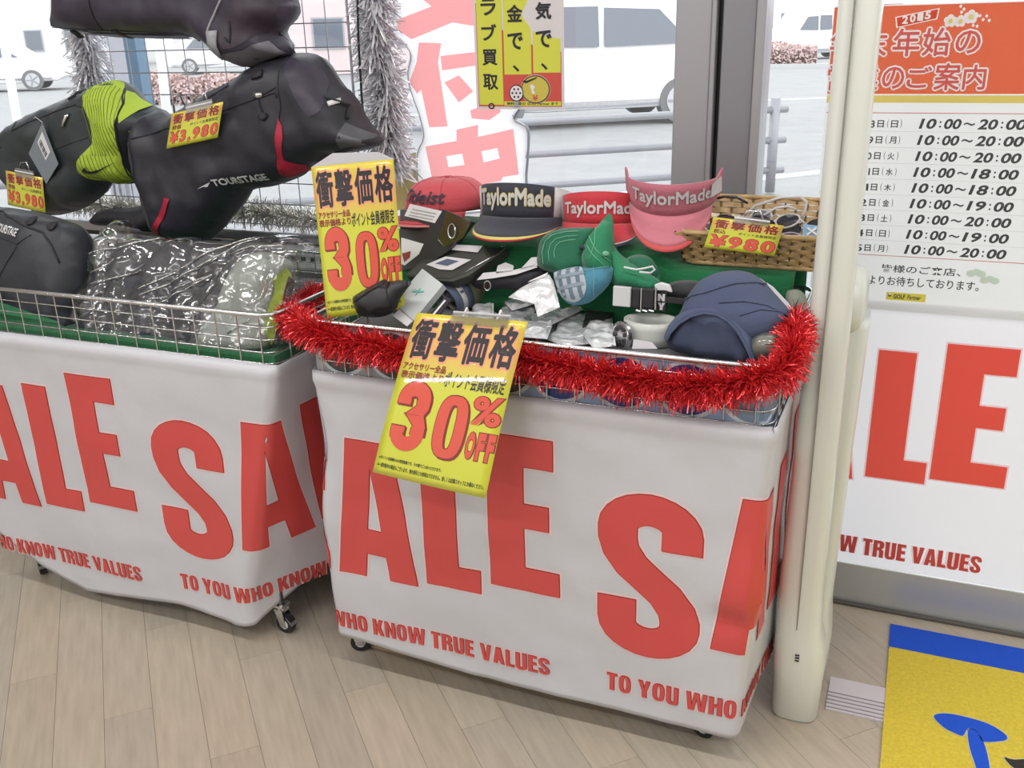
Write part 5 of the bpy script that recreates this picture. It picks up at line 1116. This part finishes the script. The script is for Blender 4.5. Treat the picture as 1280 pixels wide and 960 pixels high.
RX = lambda a: Matrix.Rotation(radians(a), 3, 'X'); RZ = lambda a: Matrix.Rotation(radians(a), 3, 'Z'); RY = lambda a: Matrix.Rotation(radians(a), 3, 'Y')
GP = slant(1.935, .93, .35)
gcp, gcr = bag('baseball_hat', [(726, 322), (733, 300), (745, 284), (756, 272), (763, 267), (767, 282), (768, 305), (768, 330), (766, 346), (745, 346), (730, 338)], GP, .042, .05, GRN, 'kelly green cap lying on its side, peak of the crown pointing up', seed=41, nz=.003, cat='hat')
for nm, P_, t_, m_, dy in (('brim', [(674, 334), (672, 316), (676, 300), (687, 290), (708, 285), (728, 284), (744, 286), (738, 304), (731, 322), (736, 338), (700, 342)], .012, GRN2, .0), ('crown_back', [(764, 296), (772, 314), (790, 328), (808, 340), (824, 350), (826, 360), (812, 368), (790, 362), (764, 352)], .03, GRN, .01), ('rear_brim_fold', [(778, 330), (786, 321), (800, 318), (814, 323), (824, 340), (822, 352), (806, 346), (790, 338)], .014, GRN2, .02)):
    q = Pillow(P_, slant(1.935 + dy, .93, .35), t_, t_ * 1.3, nz=.002, seed=43); q.body(nm, m_, gcr)
    if nm == 'brim':
        for k in (.82, .64, .48):
            cx, cy = 716, 316; L_ = [(cx + (x - cx) * k, cy + (y - cy) * k) for x, y in P_[:6]]; q.line('stitch_row', L_, .0008, GST, gcr)
for L_ in ([(733, 300), (745, 318), (762, 336)], [(740, 296), (752, 316), (766, 328)], [(748, 286), (750, 306), (744, 326)]): gcp.line('stitch_row', L_, .0008, GST, gcr)
gcp.decal('eyelet', ell(762, 319, 3.2, 3.2, 12), GST, gcr, .003, thick=.002)
MB().tube([GP(*q) - V((0, .03, 0)) for q in ((785, 330), (800, 333), (812, 331), (820, 329), (823, 333), (818, 337), (804, 336))], .0022, 6).build('white_tag_loop', PAPER, gcr)
NF = fab('navy_fleece', (.075, .095, .165), .95, .5); NFD = fab('navy_fleece_shaded', (.040, .050, .090), .95, .5)  # NFD: darker copy of the fleece, cavity shade put into the colour
NP = slant(1.87, .92, .45)
ncp, ncr = bag('fleece_hat', [(846, 405), (852, 386), (862, 366), (876, 350), (896, 341), (918, 338), (938, 341), (955, 352), (968, 366), (984, 384), (993, 396), (990, 412), (972, 428), (952, 436), (935, 440), (900, 430), (865, 420)], NP, .060, .055, NF, 'navy fleece cap, curved brim facing out, at the right end of the centre cart', seed=45, nz=.006, nf=12, cat='hat')
ncp.line('fold_seam', [(858, 376), (885, 372), (925, 360), (958, 356)], .0022, NF, ncr, .001); ncp.line('fold_seam', [(905, 384), (935, 382), (962, 386), (988, 398)], .0025, NF, ncr, .001); ncp.line('fold_seam', [(930, 400), (955, 392), (985, 394)], .002, NF, ncr, .001)
cav = Pillow([(834, 432), (838, 414), (850, 398), (868, 388), (886, 386), (906, 392), (922, 406), (932, 426), (940, 452), (905, 452), (868, 444), (846, 440)], slant(1.815, .90, .45), .010, .03, nz=.012, nf=20, seed=47); cav.body('shaded_lining', NFD, ncr)  # shallow pad under the brim, its dark colour stands for the cavity's shade
NB = slant(1.80, .90, .45); outer = [(828, 420), (832, 406), (842, 393), (858, 383), (878, 377), (898, 379), (916, 387), (930, 400), (940, 418), (947, 438), (949, 453)]; inn = [(833, 428), (838, 417), (849, 405), (864, 396), (880, 392), (896, 394), (910, 402), (921, 413), (930, 428), (937, 442), (940, 454)]
nbn = (NB(900, 380) - NB(850, 380)).cross(NB(850, 430) - NB(850, 380)).normalized(); nbn = nbn if nbn.dot(CP - NB(850, 400)) > 0 else -nbn
o = MB().grid(lambda i, w_: (NB(*outer[int(i)]) * (1 - w_) + NB(*inn[int(i)]) * w_) + nbn * (.020 * sin(pi * min(1, w_ * .9 + .1)) - .03 * w_ * 0) - nbn * .035 * (1 - w_) , range(11), (0, .2, .4, .6, .8, 1)).build('curved_brim', NF, ncr, smooth=True); solid(o, .004); o.modifiers.new('s', 'SUBSURF').levels = 1; o.modifiers['s'].render_levels = 1
MB().tube([NB(*q) - nbn * .034 for q in outer], .003, 6).build('brim_binding', NF, ncr, smooth=True); MB().tube([NB(*q) + nbn * .004 for q in inn], .003, 6).build('brim_binding', NF, ncr, smooth=True)

# ------------------------------------------------------------------ small goods in the centre cart
def slab(name, px, plane, th, m, label=None, cat=None, parent=None, bw=.001, lift=0):
    pts = [plane(*q) for q in px]; n = (pts[1] - pts[0]).cross(pts[2] - pts[0]).normalized()
    if n.dot(CP - pts[0]) < 0: n = -n
    if n.dot(CP - pts[0]) > 0 and (pts[1] - pts[0]).cross(pts[2] - pts[0]).dot(n) < 0: pts = pts[::-1]
    a = [p + n * lift for p in pts]; b = [p - n * th for p in a]; k = len(a)
    o = MB().add(a + b, [tuple(range(k)), tuple(range(k, 2 * k))[::-1]] + [(i, k + i, k + (i + 1) % k, (i + 1) % k) for i in range(k)]).build(name, m, parent)
    if bw: bevel(o, bw, 2)
    return tag(o, label, cat)
def ground(name, px, plane, label, cat):
    p = plane(sum(q[0] for q in px) / len(px), sum(q[1] for q in px) / len(px)); return empty(name, tuple(p), label, cat)
ZG = .882
# cyan plaid cap
pcp, pcr = bag('folded_hat', [(693, 343), (700, 339), (715, 335), (735, 333), (755, 332), (765, 334), (766, 342), (762, 355), (750, 368), (735, 379), (715, 381), (702, 372), (696, 358)], slant(1.885, .88, .5), .030, .028, CL('teal_twill', (.06, .24, .34)), 'teal cap with a grey checked brim folded in the middle of the centre cart', seed=21, nz=.002, cat='hat')
pcp.decal('checked_brim', [(695, 343), (705, 339), (722, 335), (731, 337), (736, 350), (738, 362), (733, 374), (720, 380), (706, 374), (698, 358)], mat('pale_grey_check', (.42, .46, .50), .8), pcr, .002, 2)
for k, x in enumerate((701, 712, 723)):
    pcp.decal('check_stripe', [(x - 1, 341 - k * 2), (x + 4, 339 - k * 2), (x + 11, 377 - abs(k - 1) * 2), (x + 6, 376 - abs(k - 1))], mat('slate_check', (.13, .18, .24), .8), pcr, .003)
for y in (350, 364): pcp.decal('check_stripe', [(696, y), (734, y - 8), (736, y - 4), (698, y + 4)], mat('mid_grey_check', (.24, .30, .35), .8), pcr, .0036)
pcp.line('stitch_row', [(745, 336), (748, 350), (744, 372)], .0008, mat('pale_teal_thread', (.2, .42, .5), .7), pcr); pcp.line('stitch_row', [(733, 343), (750, 338), (764, 336)], .0008, MT['pale_teal_thread'], pcr)
# black sleeve case with header cards
bcp, bcr = bag('zip_sleeve_case', [(588, 352), (594, 346), (620, 342), (650, 337), (672, 332), (688, 338), (684, 346), (668, 358), (655, 364), (630, 361), (600, 362)], slant(1.95, .87, .35), .020, .018, WEB, 'black zip sleeve under torn white header cards, behind the foil packets', seed=23, nz=.002, cat='case')
for P_ in ([(596, 350), (604, 341), (640, 338), (668, 331), (672, 334), (645, 343), (615, 348)], [(620, 342), (622, 332), (632, 328), (642, 332), (641, 339)], [(650, 337), (664, 322), (672, 321), (672, 332)]): slab('header_card', P_, slant(1.925, .88, .35), .0012, PAPER, parent=bcr, bw=0)
MB().tube([at(609 + 4 * cos(a), 357 + 6 * sin(a), 1.905) for a in lin(0, 2 * pi, 13)[:-1]], .0016, 5, closed=True).build('zip_ring', CHROME, bcr)
# white printed box
pw = slant(1.80, ZG + .03, .8); WBX = mat('pale_grey_box_card', (.50, .53, .53), .45)
R = ground('accessory_box', [(530, 338), (521, 400)], pw, 'pale grey accessory box with a small teal star, tilted beside the black pouch', 'box')
slab('carton', [(530, 338), (556, 358), (519, 403), (494, 380)], pw, .022, WBX, parent=R, lift=.010)
slab('hanging_flap', [(496, 383), (518, 402), (510, 409), (491, 395)], pw, .002, PAPER, parent=R, lift=.006, bw=0)
slab('slot', [(493, 393), (498, 388), (499, 389), (494, 394)], pw, .001, INK, parent=R, lift=.0075, bw=0)
for a in (0, 55, 115): 
    c_, s_ = cos(radians(a)), sin(radians(a)); slab('star_mark', [(525 - 7 * c_ + s_, 367 - 5 * s_ + c_), (525 + 7 * c_ + s_, 367 + 5 * s_ + c_), (525 + 7 * c_ - s_, 367 + 5 * s_ - c_), (525 - 7 * c_ - s_, 367 - 5 * s_ - c_)], pw, .0004, mat('teal_print', (.10, .42, .34), .5), parent=R, lift=.0112 + a * .000003, bw=0)
# rolled band pair
R = empty('rolled_headband', tuple(atz(574, 378, ZG)), 'rolled navy and white checked band with an olive outer band, beside the pale grey box', 'band')
c0 = V(R.location) + V((0, 0, .0)); axd = V((-.35, -.75, -.25)).normalized(); u_ = axd.cross(V((0, 0, 1))).normalized(); v_ = u_.cross(axd)
def band(nm, r, a, b, m, th=.004, z=.022):
    o = MB().grid(lambda t, w_: c0 + V((0, 0, z)) + axd * (a + (b - a) * w_) + (u_ * cos(t) + v_ * sin(t)) * r, lin(0, 2 * pi, 33), (0, .5, 1)).build(nm, m, R, smooth=True); solid(o, th); return o
OLV = CL('olive_twill', (.17, .20, .11)); DNM = CL('slate_navy_twill', (.10, .125, .20))
band('outer_band', .046, -.045, -.010, OLV); band('navy_band', .042, -.012, .008, DNM); band('white_band', .0405, .008, .022, WTW); band('navy_band', .040, .022, .042, DNM)
for k in range(7):
    t = .4 + k * .36; MB().grid(lambda q, w_: c0 + V((0, 0, .022)) + axd * (.010 + .010 * w_) + (u_ * cos(q) + v_ * sin(q)) * .0432, lin(t, t + .16, 4), (0, 1)).build('check_mark', DNM, R)
o = MB().box((-.03, -.02, 0), (.03, .02, .03), 0, Matrix.Translation(c0 + axd * .0 + V((0, 0, .002)))).build('inner_roll', DNM, R); bevel(o, .012, 4)
# black item with white script
R = ground('scripted_tie', [(548, 378)], flt(ZG + .02), 'small black strap with white script between the pale box and the checked band', 'strap')
sb = slab('strap', [(556, 370), (564, 374), (546, 398), (536, 394)], slant(1.78, ZG + .02, .6), .006, WEB, parent=R); slab('script_mark', [(556, 375), (558, 376), (543, 394), (541, 393)], slant(1.78, ZG + .02, .6), .0005, PAPER, parent=R, lift=.002, bw=0)
# black pouch in front of the upright sign
pchp, pchr = bag('glove_pouch', [(441, 372), (452, 364), (470, 354), (480, 349), (486, 352), (500, 350), (514, 353), (508, 362), (500, 374), (494, 388), (478, 396), (458, 396), (447, 392), (443, 382)], slant(1.742, .88, .35), .022, .022, mat('soft_black_leather', (.022, .021, .025), .45), 'soft black pouch leaning on the foot of the upright yellow sign', seed=25, nz=.004, cat='pouch')
pchp.line('seam', [(486, 352), (490, 368), (494, 386)], .0014, WEB, pchr); pchp.line('seam', [(447, 380), (466, 366), (484, 356)], .0012, WEB, pchr)
# black boxes with clear windows
BXB = mat('black_box_card', (.028, .028, .033), .3, coat=.4); CLW = clear('clear_box_window', (.80, .82, .82), gloss=.10, rough=.08)
pA = slant(1.955, .93, .35)
R = ground('black_gift_box', [(540, 290)], pA, 'black box with two white labels leaning below the coral red cap', 'box')
slab('carton', [(500, 262), (556, 262), (588, 276), (562, 312), (530, 335), (500, 338)], pA, .03, BXB, parent=R)
l_ = slab('label', [(513, 255), (553, 264), (544, 279), (506, 270)], pA, .0006, PAPER, parent=R, lift=.002, bw=0)
for k in range(3): slab('print_line', [(516 - k * 2.2, 261 + k * 3.6), (546 - k * 2.2, 267 + k * 3.6), (546 - k * 2.2, 268.4 + k * 3.6), (516 - k * 2.2, 262.4 + k * 3.6)], pA, .0002, mat('grey_print', (.35, .35, .36), .5), parent=R, lift=.0026, bw=0)
slab('label', [(502, 297), (530, 305), (524, 318), (506, 332), (502, 330)], pA, .0006, PAPER, parent=R, lift=.002, bw=0)
slab('red_mark', [(503, 317), (514, 314), (513, 322), (506, 328)], pA, .0002, SDR, parent=R, lift=.0027, bw=0)
slab('clear_window', [(560, 264), (590, 278), (580, 298), (556, 310), (548, 300)], pA, .004, CLW, parent=R, lift=.006)
MB().tube([pA(567 + 4.5 * cos(a), 291 + 9 * sin(a)) + V((0, -.01, .006)) for a in lin(0, 2 * pi, 15)[:-1]], .0016, 5, closed=True).build('ring', CHROME, R)
pB = slant(1.90, .90, .9)
R = ground('clear_lid_box', [(570, 325)], pB, 'flat dark box with clear lid and white label, above the pale grey box', 'box')
slab('tray', [(508, 345), (540, 318), (590, 308), (632, 311), (618, 322), (585, 345), (565, 352), (540, 350)], pB, .03, mat('dark_olive_tray', (.060, .065, .055), .5), parent=R)
slab('clear_lid', [(508, 344), (540, 316), (590, 306), (632, 309), (618, 321), (582, 341), (563, 349), (538, 348)], pB, .003, CLW, parent=R, lift=.004)
slab('label', [(534, 332), (558, 322), (590, 326), (566, 339), (550, 338)], pB, .0006, PAPER, parent=R, lift=.0055, bw=0); slab('label', [(561, 313), (568, 307), (604, 309), (598, 317)], pB, .0006, PAPER, parent=R, lift=.0055, bw=0)
slab('print_patch', [(545, 331), (560, 325), (575, 328), (560, 334)], pB, .0003, DNM, parent=R, lift=.0064, bw=0)
# foil and film packets
FOIL = mat('silver_packet_film', (.72, .73, .76), .25, .5, bump=.8, bs=26); FOILW = mat('white_packet_film', (.74, .75, .77), .25, .25, coat=.6, bump=.7, bs=30)
packs = [([(617, 402), (632, 378), (640, 372), (676, 369), (668, 392), (656, 409)], .88, FOIL, 'silver glove packet just above the right corner of the front yellow sign'),
         ([(636, 372), (664, 352), (686, 342), (692, 352), (700, 384), (672, 396), (668, 380)], .895, FOILW, 'white film packet leaning against the teal cap'),
         ([(662, 408), (690, 392), (715, 384), (742, 378), (744, 381), (710, 396), (690, 406), (668, 421)], .885, FOILW, 'long narrow white film strip lying toward the front rim'),
         ([(590, 384), (617, 379), (617, 401), (594, 400)], .89, FOILW, 'small white film packet behind the clip of the front yellow sign'),
         ([(591, 364), (628, 363), (660, 364), (652, 372), (622, 375), (592, 377)], .872, FOILW, 'flat white packet with green print under the black sleeve'),
         ([(700, 398), (735, 388), (766, 394), (764, 412), (748, 424), (712, 424), (695, 414)], .874, FOIL, 'crinkled silver packet between the film strip and the white belt'),
         ([(660, 396), (694, 386), (716, 384), (700, 396), (668, 404)], .876, FOIL, 'silver packet tucked under the long white film strip'),
         ([(580, 392), (600, 388), (622, 392), (612, 404), (586, 402)], .878, FOIL, 'silver packet glimpsed below the checked band'),
         ([(672, 384), (710, 378), (716, 386), (682, 396)], .872, FOILW, 'white packet below the teal cap'),
         ([(700, 412), (735, 418), (740, 430), (705, 432), (680, 424)], .872, FOIL, 'silver packet right behind the red tinsel'),
         ([(612, 404), (650, 400), (690, 408), (684, 424), (640, 420), (616, 414)], .888, FOIL, 'crumpled silver packet beside the top right corner of the front sign'),
         ([(735, 402), (766, 404), (770, 432), (742, 436), (728, 418)], .882, FOILW, 'white film packet touching the ornate belt buckle'),
         ([(560, 400), (575, 392), (590, 396), (600, 408), (570, 410)], .892, FOILW, 'white film packet below the navy and white band'),
         ([(630, 378), (668, 370), (676, 378), (640, 388)], .895, FOILW, 'white packet between the black sleeve and the silver packets')]
for px, z, m, lab in packs:
    up_ = 'leaning against' in lab; PLN = slant(1.85, z, .9) if up_ else flt(z)
    P_ = Pillow(px, PLN, .006, .012, step=.007, nz=.006, nf=34, seed=len(lab), sm=0); R = empty('glove_packet', tuple(PLN(*px[0])), lab, 'packet', 'packets in the centre cart')
    o = P_.body('film', m, R, True); crumple(o, .003, 60, z * 100)
    a, b = px[0], px[1]; slab('header_seal', [px[1], px[2], ((px[2][0] * .88 + px[-1][0] * .12), (px[2][1] * .88 + px[-1][1] * .12)), ((px[1][0] * .88 + px[0][0] * .12), (px[1][1] * .88 + px[0][1] * .12))], PLN if up_ else flt(z + .004), .0008, PAPER, parent=R, bw=0, lift=.006 if up_ else 0)
# dark wallet
R = ground('folding_wallet', [(752, 392)], flt(.88), 'thin dark folding wallet with a pale stitch line, left of the white belt', 'wallet')
slab('cover', [(733, 388), (748, 380), (780, 376), (778, 384), (750, 402), (728, 408)], flt(.885), .012, mat('dark_brown_leather', (.030, .026, .028), .4), parent=R); slab('stitch_line', [(742, 387), (758, 385), (758, 386), (742, 388)], flt(.885), .0003, PAPER, parent=R, lift=.0006, bw=0)
# belts
BK = mat('black_belt_leather', (.018, .017, .019), .3)
R = ground('boxed_belt', [(790, 380)], slant(1.90, .89, .2), 'black belt loops with a square white buckle plate, left of the navy fleece cap', 'belt'); pF = slant(1.90, .88, .12)
slab('buckle_plate', [(767, 357), (789, 359), (788, 384), (766, 382)], pF, .012, mat('white_buckle_plate', (.60, .61, .61), .3), parent=R, lift=.004, bw=.002)
for k, (a, b) in enumerate(((789, 801), (802, 819))): slab('belt_loop', [(a, 359), (b, 360 + k), (b - 1, 387 + k), (a - 1, 385 + k)], pF, .02, BK, parent=R, lift=.002 * k, bw=.004)
for x in (802, 820): MB().tube([pF(x, 360), pF(x - 1, 387)], .0022, 6).build('keeper', CHROME, R)
for k in range(3): MB().tube([pF(795 + k * 8, 388), pF(801 + k * 8, 389.5)], .0025, 5).build('chain_link', CHROME, R)
R = ground('logo_strap', [(828, 375)], pF, 'black strap printed with white letters N and Y beside the boxed belt', 'strap')
pG = slant(1.92, .88, .12); slab('strap', [(820, 362), (834, 363), (832, 390), (819, 389)], pG, .012, BK, parent=R); 
for ch, y in (('N', 368), ('Y', 379)):
    g = fit(impact(ch), (0, 0, 1, 1)); a, b, c = pG(822, y + 8), pG(831, y + 8.5), pG(822.5, y - 1); n_ = V((0, -.0012, 0))
    MB().add([a + (b - a) * u + (c - a) * v + n_ for u, v in g[0]], g[1]).build('letter', PAPER, R)
slab('white_loop', [(817, 356), (826, 353), (837, 356), (840, 366), (830, 364), (820, 365)], pG, .01, PAPER, parent=R, lift=.0, bw=.003); slab('black_tail', [(833, 371), (858, 374), (857, 381), (832, 379)], pG, .008, BK, parent=R)
R = ground('grey_knit_cap', [(855, 358)], tup(1.99), 'dark grey cap crown half hidden between boxed belt and navy fleece cap', 'hat')
P_ = Pillow([(834, 358), (842, 352), (862, 350), (880, 354), (884, 366), (874, 376), (850, 376), (836, 370)], slant(1.99, .89, .3), .03, .03, nz=.003, seed=31); P_.body('crown', CL('dark_grey_twill', (.035, .034, .038)), R)
WBE = mat('white_belt_leather', (.58, .60, .56), .35, coat=.3); R = empty('coiled_belt', tuple(atz(812, 428, .866)), 'coiled white belt with an ornate round silver buckle just behind the tinsel', 'belt'); c0 = V(R.location) + V((.002, 0, .028))
for k, rr in enumerate((.056, .050)):
    o = MB().grid(lambda t, h: c0 + V((rr * cos(t), rr * .80 * sin(t), .024 * h)), lin(0, 2 * pi, 37), (-1, -.33, .33, 1)).build('strap_coil', WBE, R, smooth=True); solid(o, .0035)
bc = at(777, 420, c0.y - .048); dd = V((-.62, -.78, .12)).normalized()
d_ = MB().tube([bc - dd * .004, bc + dd * .004], .031, 26).build('buckle_disc', CHROME, R)
for k in range(9):
    a = 2 * pi * k / 9; uu = dd.cross(V((0, 0, 1))).normalized(); vv = uu.cross(dd); p = bc + dd * .005 + (uu * cos(a) + vv * sin(a)) * .018
    MB().tube([p - dd * .001, p + dd * .0022], .005, 8).build('stud', mat('dark_pewter', (.12, .11, .12), .35, .8), d_)
MB().tube([bc + dd * .004 + (uu * cos(a) + vv * sin(a)) * .027 for a in lin(0, 2 * pi, 21)[:-1]], .0022, 6, closed=True).build('rope_edge', CHROME, d_)
slab('price_label', [(792, 424), (815, 428), (822, 436), (790, 436)], slant(1.745, .87, .1), .0006, PAPER, parent=R, bw=0)
# pale hang tag and covers at the right end
R = ground('long_hang_tag', [(980, 380)], slant(1.98, .93, .3), 'long narrow white hang tag sticking out of the navy fleece cap', 'hang tag'); slab('card', [(958, 353), (966, 358), (985, 378), (1008, 412), (985, 398), (968, 372)], slant(1.90, .93, .3), .0012, PAPER, parent=R, bw=0)
MB().tube([slant(1.90, .93, .3)(958, 354), slant(1.92, .93, .3)(950, 348)], .0006, 4).build('string', PAPER, R)
cvp, cvr = bag('club_head_cover', [(982, 368), (990, 362), (1000, 363), (1008, 372), (1009, 388), (1003, 402), (994, 410), (984, 400)], slant(2.0, .9, .2), .03, .028, mat('pale_sage_knit', (.36, .38, .32), .8, bump=.3, bs=90), 'pale sage head cover with a dark swoosh mark beside the gate', seed=33, cat='head cover', nz=.003)
cvp.glyph('maker_mark', shape([SWOOSH]), (988, 392), (1003, 386), (986, 376), INK, cvr)
ov, orr = bag('olive_pouch', [(940, 424), (955, 416), (972, 418), (978, 428), (972, 446), (950, 450), (940, 440)], slant(1.78, .875, .5), .02, .02, mat('olive_grey_film', (.20, .20, .17), .2, coat=.6), 'shiny olive grey pouch under the right side of the navy fleece cap', seed=35, cat='pouch', nz=.004)
fl2, flr = bag('folded_shirt', [(850, 430), (880, 418), (930, 424), (942, 446), (930, 452), (880, 448)], flt(.862), .012, .02, mat('dark_grey_cloth', (.04, .04, .045), .8), 'dark cloth item lying under the navy fleece cap brim', seed=36, cat='garment', nz=.003)

# ------------------------------------------------------------------ wicker basket with sunglasses
WK = mat('honey_wicker', (.46, .31, .14), .5, coat=.2, var=.3, vs=40); WKD = mat('dark_wicker_stake', (.13, .075, .03), .6)
B0 = [V((-.452, 2.055, 1.008)), V((-.165, 2.055, 1.008)), V((-.165, 2.285, 1.008)), V((-.440, 2.285, 1.008))]
T0 = [V((-.470, 2.030, 1.078)), V((-.150, 2.030, 1.078)), V((-.150, 2.325, 1.108)), V((-.455, 2.325, 1.108))]
R = empty('wicker_basket', (-.31, 2.17, 1.005), 'shallow woven wicker basket of sunglasses at the right end of the green step', 'basket')
nw = ('front', 'right', 'back', 'left')
for k in range(4):
    b0, b1, t0, t1 = B0[k], B0[(k + 1) % 4], T0[k], T0[(k + 1) % 4]; L = (b1 - b0).length; n = (b1 - b0).cross(t0 - b0).normalized(); nc = int(L / .022); mb = MB(); rows = 8
    for c in range(nc + 1):
        u = c / nc; mb.tube([b0 + (b1 - b0) * u, t0 + (t1 - t0) * u], .0022, 5, 1)
    for r in range(rows):
        v = (r + .5) / rows; pts = []
        for c in range(nc * 2 + 1):
            u = c / (nc * 2); s_ = 0 if c % 2 else (1 if (c // 2 + r // 1) % 2 else -1); pts.append((b0 + (b1 - b0) * u) * (1 - v) + (t0 + (t1 - t0) * u) * v + n * s_ * .0035)
        vs = []
        h = (t0 - b0) * (.44 / rows)
        for p in pts: vs += [p - h + n * .001, p + h + n * .001, p + h - n * .001, p - h - n * .001]
        mb.add(vs, [(i * 4 + j, (i + 1) * 4 + j, (i + 1) * 4 + (j + 1) % 4, i * 4 + (j + 1) % 4) for i in range(len(pts) - 1) for j in range(4)])
    tag(mb.build('woven_side', [WK, WKD], R), kind='stuff')
for z_, P_ in ((0, T0), (0, B0)):
    mb = MB(); mb.tube([p for i in range(4) for p in (P_[i] * .93 + P_[(i + 1) % 4] * .07, P_[i] * .5 + P_[(i + 1) % 4] * .5, P_[i] * .07 + P_[(i + 1) % 4] * .93)], .0055, 8, closed=True); mb.build('rim' if P_ is T0 else 'base_rim', WK, R, smooth=True)
MB().box((-.45, 2.057, 1.006), (-.167, 2.283, 1.012)).build('base', WK, R)
def shades(label, loc, M3, fr, ln, temple=.12):
    R = empty('sunglasses', loc, label, 'sunglasses', 'sunglasses in the wicker basket'); M = Matrix.Translation(V(loc)) @ M3.to_4x4()
    f = MB()
    for s_ in (-1, 1):
        L = [(s_ * (.034 + .027 * cos(a)) , -.0022 * abs(cos(a)) , .020 * sin(a) + .003 * s_ * cos(a) * s_) for a in lin(0, 2 * pi, 21)[:-1]]
        MB().tube([M @ V(p) for p in L], .0022, 6, closed=True).build('rim', fr, R, smooth=True)
        MB().add([M @ V(p) for p in L], [tuple(range(20))]).build('lens', ln, R)
        MB().tube([M @ V(p) for p in ((s_ * .061, 0, .008), (s_ * .068, .012, .009), (s_ * .069, temple * .75, .006), (s_ * .066, temple, -.012))], [.0026, .003, .0022, .003], 6).build('temple', fr, R, smooth=True)
    MB().tube([M @ V(p) for p in ((-.009, -.001, .006), (0, -.003, .010), (.009, -.001, .006))], .002, 6).build('bridge', fr, R); return R
LN1, LN2, LN3 = mat('purple_brown_lens', (.05, .022, .045), .08, coat=1), mat('smoke_lens', (.03, .03, .038), .08, coat=1), mat('blue_mirror_lens', (.06, .13, .32), .08, .4, coat=1)
FW, FBK, FSI = mat('pearl_white_frame', (.60, .58, .58), .25, coat=.5), mat('glossy_black_frame', (.015, .013, .02), .2, coat=.6), mat('pale_mauve_frame', (.36, .32, .40), .3, .3)
for lab, x, y, z, m3, fr, ln in (('black sunglasses with purple-brown lenses uppermost in the basket', -.350, 2.165, 1.075, RZ(10) @ RX(-35), FBK, LN1), ('white framed sunglasses with long looping arms in the basket', -.285, 2.20, 1.082, RZ(-25) @ RX(-50), FW, LN2),
        ('mauve framed sunglasses in the middle of the basket', -.270, 2.125, 1.050, RZ(35) @ RX(-60), FSI, LN1), ('sunglasses with blue mirrored lenses low in the basket', -.320, 2.115, 1.040, RZ(-10) @ RX(-70), FBK, LN3),
        ('dark sunglasses at the back right of the basket', -.225, 2.235, 1.060, RZ(20) @ RX(-40), FBK, LN2), ('smoke lens sunglasses near the gate end of the basket', -.215, 2.10, 1.045, RZ(-40) @ RX(-65), FSI, LN2), ('white sunglasses folded at the back of the basket', -.40, 2.22, 1.055, RZ(60) @ RX(-60), FW, LN2)):
    shades(lab, (x, y, z), m3, fr, ln)
for px, y, lab in (((952, 283), 2.13, 'white spectacle cord looping above the sunglasses'),):
    c = at(*px, y); o = MB().tube([at(q[0], q[1], 2.20) for q in ((908, 292), (925, 274), (945, 257), (975, 247), (1000, 246), (1008, 252), (1006, 266), (996, 278))], .0035, 7).build('spectacle_cord', FW, smooth=True); tag(o, lab, 'cord')
o = MB().tube([at(q[0], q[1], 2.19) for q in ((930, 290), (950, 272), (970, 260), (985, 258), (995, 262))], .003, 7).build('spectacle_cord', FW, smooth=True); tag(o, 'short white cord crossing low over the sunglasses', 'cord')
o = MB().tube([at(q[0], q[1], 2.15) for q in ((888, 250), (905, 246), (920, 246), (935, 254))], .003, 7).build('elastic_loop', FBK, smooth=True); tag(o, 'black cord end lying over the left corner of the wicker basket', 'cord')
R = empty('blue_card_box', (-.200, 2.06, 1.02), 'pale blue box with a white cross beside the gate in the basket', 'box')
pC = slant(2.085, 1.05, .3); slab('carton', [(1004, 280), (1030, 283), (1028, 301), (1002, 298)], pC, .03, mat('pale_blue_card', (.24, .42, .62), .4), parent=R)
for a, b in (((1009, 285), (1021, 294)), ((1021, 285), (1009, 294))): MB().tube([pC(*a) + V((0, -.001, 0)), pC(*b) + V((0, -.001, 0))], .003, 4).build('white_cross', PAPER, R)
F3 = bil(at(880, 309, 2.008), at(968, 320, 2.008), at(980, 282, 2.020), at(892, 271, 2.020), bow=.002)
price_tag(F3, '¥980', 'yellow price card reading 980 hanging on the front of the wicker basket', sub='税込')
clip_on(F3, V((0, -1, .2)).normalized(), 'clear clip with metal loops on the rim of the wicker basket')
